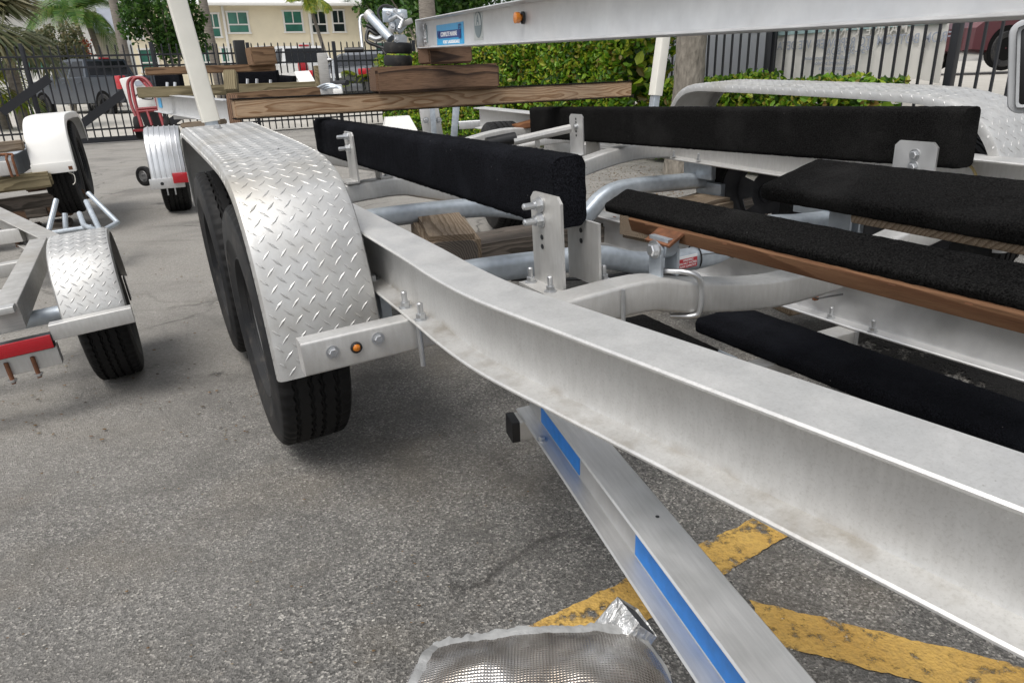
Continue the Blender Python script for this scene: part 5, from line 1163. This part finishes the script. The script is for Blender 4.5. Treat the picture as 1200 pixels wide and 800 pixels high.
    MB().box((xr-.04 if kind != 'pickup' else xr-.11, 0, .80 if kind != 'pickup' else .62), (.01, .32, .11)).build('number_plate', MT['white_ink'], V)
    return V
def vz(p): q = G.I @ Vector(p); return street_z(q.x, q.y)
def park(px, py, d): p = at(px, py, d); p.z = vz(p); return p
vehicle('pickup_truck', 'slate grey pickup truck parked beyond the gate, rear towards the yard', park(117, 118, 23.5), R(90+60), 'pickup', 'paint_slate', .92).location.z -= .12
vehicle('pickup_truck', 'white pickup truck with dark rear window beyond the back fence', park(352, 95, 26), R(90+35), 'pickup', 'paint_white')
vehicle('sedan_car', 'graphite sedan with red tail lamp beyond the back fence right of the white pickup', park(447, 95, 21), R(90-20), 'sedan', 'paint_graphite')
vehicle('suv_car', 'silver car beyond the right fence beside the tree trunk', gw(8.9, 8.9, street_z(8.9, 8.9)-.1), AZ+R(90+15), 'suv', 'paint_silver')
p = at(1165, 79, 16.2); vehicle('suv_car', 'dark red sport utility car beyond the right fence at the top right', at(1197, 78, 15.6)+Vector((0, 0, 0)), R(180+10), 'suv', 'paint_wine')

# ================================================================== CLUTTER BETWEEN THE TRAILER AND THE GATE
def between(px0, py0, d0, px1, py1, d1): return at(px0, py0, d0), at(px1, py1, d1)
def plank(name, mat, label, e, th, dp, group=None):     # between two end points
    a, b = e; d_ = (b-a); x = d_.normalized(); y = Vector((0, 0, 1)).cross(x).normalized(); z = x.cross(y)
    Mx = Matrix((x, y, z)).transposed().to_4x4(); Mx.translation = (a+b)/2
    return timber(name, mat, label, 'timber', Mx, (d_.length, dp, th), group=group)
plank('timber_plank', 'brown_plank', 'upper brown plank seen through the gap behind the white post', between(170, 84, 5.3, 322, 79, 5.7), .055, .10)
plank('timber_plank', 'green_plank', 'greenish plank below the brown one, crossing behind the white post', between(161, 109, 5.0, 384, 101, 5.5), .072, .09)
plank('timber_plank', 'brown_plank', 'short brown plank with a dark knot above the left end of the pine beam', between(268, 116, 4.3, 378, 107.5, 4.6), .062, .09)
plank('timber_post', 'green_plank', 'short upright post end joining the two planks near the white post', between(270, 84, 4.7, 272, 108, 4.7), .075, .08)
plank('timber_post', 'dark_block', 'dark upright board against the left end of the pine beam', between(272, 112, 3.75, 277, 148, 3.75), .05, .06)
plank('timber_block', 'brown_plank', 'brown box-shaped block sitting on the upper plank', between(292, 67, 5.5, 320, 65, 5.6), .13, .14)
plank('timber_block', 'weathered_block', 'small pale wood offcut lying behind the big fender next to the white post foot', between(216, 147, 4.0, 262, 143, 4.0), .03, .12)
# silver I-beam with a blue label behind the white post
bt = thing('trailer_beam', 'bright silver trailer beam with a pale blue label behind the white post', 'trailer', Matrix())
a, b = between(186, 131, 5.6, 273, 146, 4.1)
MB().sweep(ibeam(.135, .07, .006, .006), [a, b]).build('beam', MT['aluminium_bright'], bt, 40)
x = (b-a).normalized(); y = Vector((0, 0, 1)).cross(x).normalized()
o = MB().box((0, 0, 0), (.11, .002, .07)).build('label_sticker', MT['blue_sticker'], bt); Mx = Matrix((x, y, x.cross(y))).transposed().to_4x4(); Mx.translation = a+x*.14+Vector((0, 0, .07))-y*.006; o.matrix_basis = Mx
a2, b2 = between(205, 134, 5.2, 232, 134, 5.2); MB().sweep(rrect(.06, .07, .004), [a2, b2]).build('cross_stub', MT['aluminium'], bt)
# red hand truck
HT = thing('hand_truck', 'dark red steel hand truck with hooped handle standing before the gate', 'hand truck', Matrix())
D = 7.2
def hp(px, py, d=D): return at(px, py, d)
for dx, dd_ in ((0, 0), (-5, .35)):
    MB().tube(curve([hp(166.5+dx*.2, 149, D+dd_), hp(160+dx, 126, D+dd_), hp(153+dx+3, 108, D+dd_), hp(153+dx+2, 97, D+dd_), hp(160+dx, 91.5, D+dd_), hp(169+dx, 92.5, D+dd_), hp(177+dx, 101, D+dd_), hp(183, 115, D), hp(188, 135, D), hp(192, 148, D)], 5), .017, 10).build('frame_tube' if dx == 0 else 'handle_hoop', MT['red_paint'], HT, 60)
for pts in (((161, 128), (186, 126)), ((162, 131), (187, 129)), ((172, 129), (178, 147))): MB().tube([hp(*q) for q in pts], .013, 8).build('cross_tube', MT['red_paint'], HT)
MB().box(hp(178, 152), (.34, .10, .02), rotz(.3)).build('toe_plate', MT['red_paint'], HT)
for px in (163, 196): MB().lathe([(.05, -.03), (.11, -.03), (.12, 0), (.11, .03), (.05, .03)], 20, Matrix.Translation(hp(px, 150, D+.1)) @ rotz(.3)).build('wheel', MT['rubber'], HT, 40)
WPN = thing('white_panel', 'white panel standing tilted behind the red hand truck', 'box', Matrix.Translation(at(161, 110, 7.8)) @ rotz(R(20)) @ Matrix.Rotation(R(-9), 4, 'Y'))  # a white panel leaning upright, modelled as a thin slab on a foot
MB().box((0, 0, 0), (.24, .08, .36), None, .02).build('white_body', MT['white_paint'], WPN); MB().box((.06, -.045, .10), (.09, .004, .05)).build('panel_label', MT['banner_ink'], WPN)
MB().box((.05, .05, -.34), (.20, .10, .34), None, .01).build('panel_foot', MT['black_plastic'], WPN)
bb = thing('battery_box', 'white and black battery box with tangled cables behind the hand truck', 'box', Matrix.Translation(at(176, 118, 7.6)))
MB().box((0, 0, -.02), (.24, .14, .10), None, .02).build('white_body', MT['white_paint'], bb); MB().tube(curve([(-.1, -.1, .05), (0, -.1, .10), (.08, -.1, .02), (-.03, -.12, .03), (.1, -.1, .08)], 5), .008, 6).build('cable', MT['black_plastic'], bb)
# black carpeted bunks of a trailer further back
for k, (e, th, lab) in enumerate(((between(185, 97, 6.4, 213, 96, 6.4), .14, 'short black carpeted bunk left of the white post'), (between(276, 93, 6.0, 326, 92, 6.0), .13, 'black carpeted bunk behind the upright post end'), (between(322, 95, 6.4, 346, 96, 6.4), .10, 'black bunk end beside the white sheet'))):
    o = board(None, 'carpet_bunk', 'carpet_navy', e[0], e[1], .09, th, .02, 0, .03, .002); tag(o, lab, 'bunk', 'bunks of the far trailer')
for k, (px, py) in enumerate(((290, 98), (301, 98), (317, 99), (196, 102), (205, 102))):
    tag(MB().tube([at(px, py-5, 5.85), at(px, py+6, 5.85)], .012, 8).build('bunk_pin', MT['zinc']), ('zinc pin standing before the black bunk, leftmost of three', 'middle zinc pin standing before the black bunk', 'zinc pin standing before the black bunk, rightmost of three', 'left zinc pin under the short black bunk', 'right zinc pin under the short black bunk')[k], 'pin', 'pins before the bunks')
ws = thing('white_sheet', 'white tilted cover panel with grey underside behind the planks', 'panel', Matrix())
MB().add([tuple(at(345, 84, 7)), tuple(at(362, 83, 7)), tuple(at(369, 95, 6.8)), tuple(at(351, 97, 6.8)), tuple(at(345, 85.5, 7.02)), tuple(at(362, 84.5, 7.02)), tuple(at(369, 96, 6.85)), tuple(at(351, 98, 6.85))], [(0, 1, 2, 3), (7, 6, 5, 4), (0, 4, 5, 1), (1, 5, 6, 2), (2, 6, 7, 3), (3, 7, 4, 0)]).build('cover', MT['white_paint'], ws, 0)
MB().add([tuple(at(330, 86, 7.1)), tuple(at(346, 85, 7.0)), tuple(at(350, 92, 6.9)), tuple(at(333, 96, 7.0)), tuple(at(330, 87, 7.15)), tuple(at(346, 86, 7.05)), tuple(at(350, 93, 6.95)), tuple(at(333, 97, 7.05))], [(0, 1, 2, 3), (7, 6, 5, 4), (0, 4, 5, 1), (1, 5, 6, 2), (2, 6, 7, 3), (3, 7, 4, 0)]).build('grey_flap', MT['aluminium_dull'], ws, 0)
# winch post with crank
WN = thing('winch_post', 'greenish aluminium winch post with crank and bundled strap behind the pine beam', 'winch', Matrix())
MB().box(at(380, 88, 4.9), (.065, .065, .28), rotz(.3), .006).build('post', MT['aluminium_dull'], WN)
MB().box(at(374, 95, 5.0), (.05, .10, .20), rotz(.3), .006).build('wood_backing', MT['green_plank'], WN)
wb = MB().box(at(388, 106, 4.6), (.15, .09, .07), rotz(.2), .012).build('winch_drum', MT['aluminium_bright'], WN)
MB().box(at(396, 107.5, 4.5), (.06, .02, .035), rotz(.1), .008).build('drum_window', MT['white_paint'], wb)
for k in range(4): MB().tube(curve([at(372+k*3, 103+k, 4.55), at(382+k*2, 99+2*k % 5, 4.5), at(392+k*2, 100+k, 4.5), at(400, 106-k, 4.5)], 5), .007, 6).build('strap', MT['galvanised'], wb)
MB().tube(curve([at(384, 70, 4.8), at(388.5, 70, 4.8), at(390, 74, 4.8), at(391.5, 97, 4.7)], 5), .0075, 8).build('crank', MT['zinc'], WN)
MB().tube([at(392, 98, 4.7), at(407, 97, 4.6)], .017, 10).build('crank_grip', MT['black_plastic'], WN)
tag(MB().box(at(282, 65, 14.2), (.20, .20, .55), rotz(AZ), .01).build('gate_motor', MT['black_plastic']), 'black gate motor box beside the brown block', 'box')
# trailer wheel and frame parts seen between the two bunks
TX = thing('boat_trailer', 'trailer behind, showing one black tyre top and bits of galvanised frame between the bunks', 'trailer', Matrix.Translation(gp(588, 176, 4.9)) @ rotz(AZ-R(12)))
TI = TX.matrix_world.inverted() if TX.matrix_world.translation.length > .1 else (Matrix.Translation(gp(588, 176, 4.9)) @ rotz(AZ-R(12))).inverted()
def ti(px, py, d): return TI @ at(px, py, d)
wheel(TX, (0, 0, .395), .365, .22, .19, 'rim_dark', 5, .12)
MB().box(ti(506, 148, 5.2), (.14, .04, .26), Matrix.Rotation(R(-6), 4, 'Y'), .006).build('upright', MT['aluminium'], TX)
MB().box(ti(508, 148, 5.1), (.035, .035, .34), None, .004).build('upright', MT['galvanised'], TX); MB().box(ti(533, 147, 5.1), (.045, .03, .30), Matrix.Rotation(R(8), 4, 'Y'), .004).build('upright', MT['galvanised'], TX)
for px in (499, 514): bolt(TX, ti(px, 141, 5.12), (0, -1, 0), False, 1.6)
a_ = [ti(452, 138, 5.4), ti(480, 136, 5.4), ti(489, 152, 5.4), ti(488, 162, 5.4), ti(450, 150, 5.4)]
MB().add(a_+[p+Vector((0, .1, 0)) for p in a_], [(0, 1, 2, 3, 4), (9, 8, 7, 6, 5)]+[(i, (i+1) % 5, 5+(i+1) % 5, 5+i) for i in range(5)]).build('white_fender', MT['white_paint'], TX, 0)
MB().sweep(rrect(.05, .06, .005), [ti(538, 147, 5.6), ti(600, 143, 5.6)]).build('cross_member', MT['aluminium_bright'], TX)
MB().sweep(rrect(.06, .11, .005), [ti(640, 178, 4.6), ti(760, 166, 4.9)]).build('cross_member', MT['aluminium'], TX)
MB().sweep(rrect(.04, .05, .005), [ti(620, 168, 4.4), ti(690, 158, 4.3)]).build('cross_member', MT['aluminium_bright'], TX)
plank('timber_plank', 'red_board', 'pale orange plank beside the black tyre between the bunks', between(590, 154, 4.9, 632, 143, 4.6), .05, .10)
tag(MB().tube([at(575, 178, 4.4), at(630, 168, 4.2)], .03, 12).build('drawbar_tube', MT['aluminium']), 'aluminium tube end lying behind the left bunk end', 'tube')
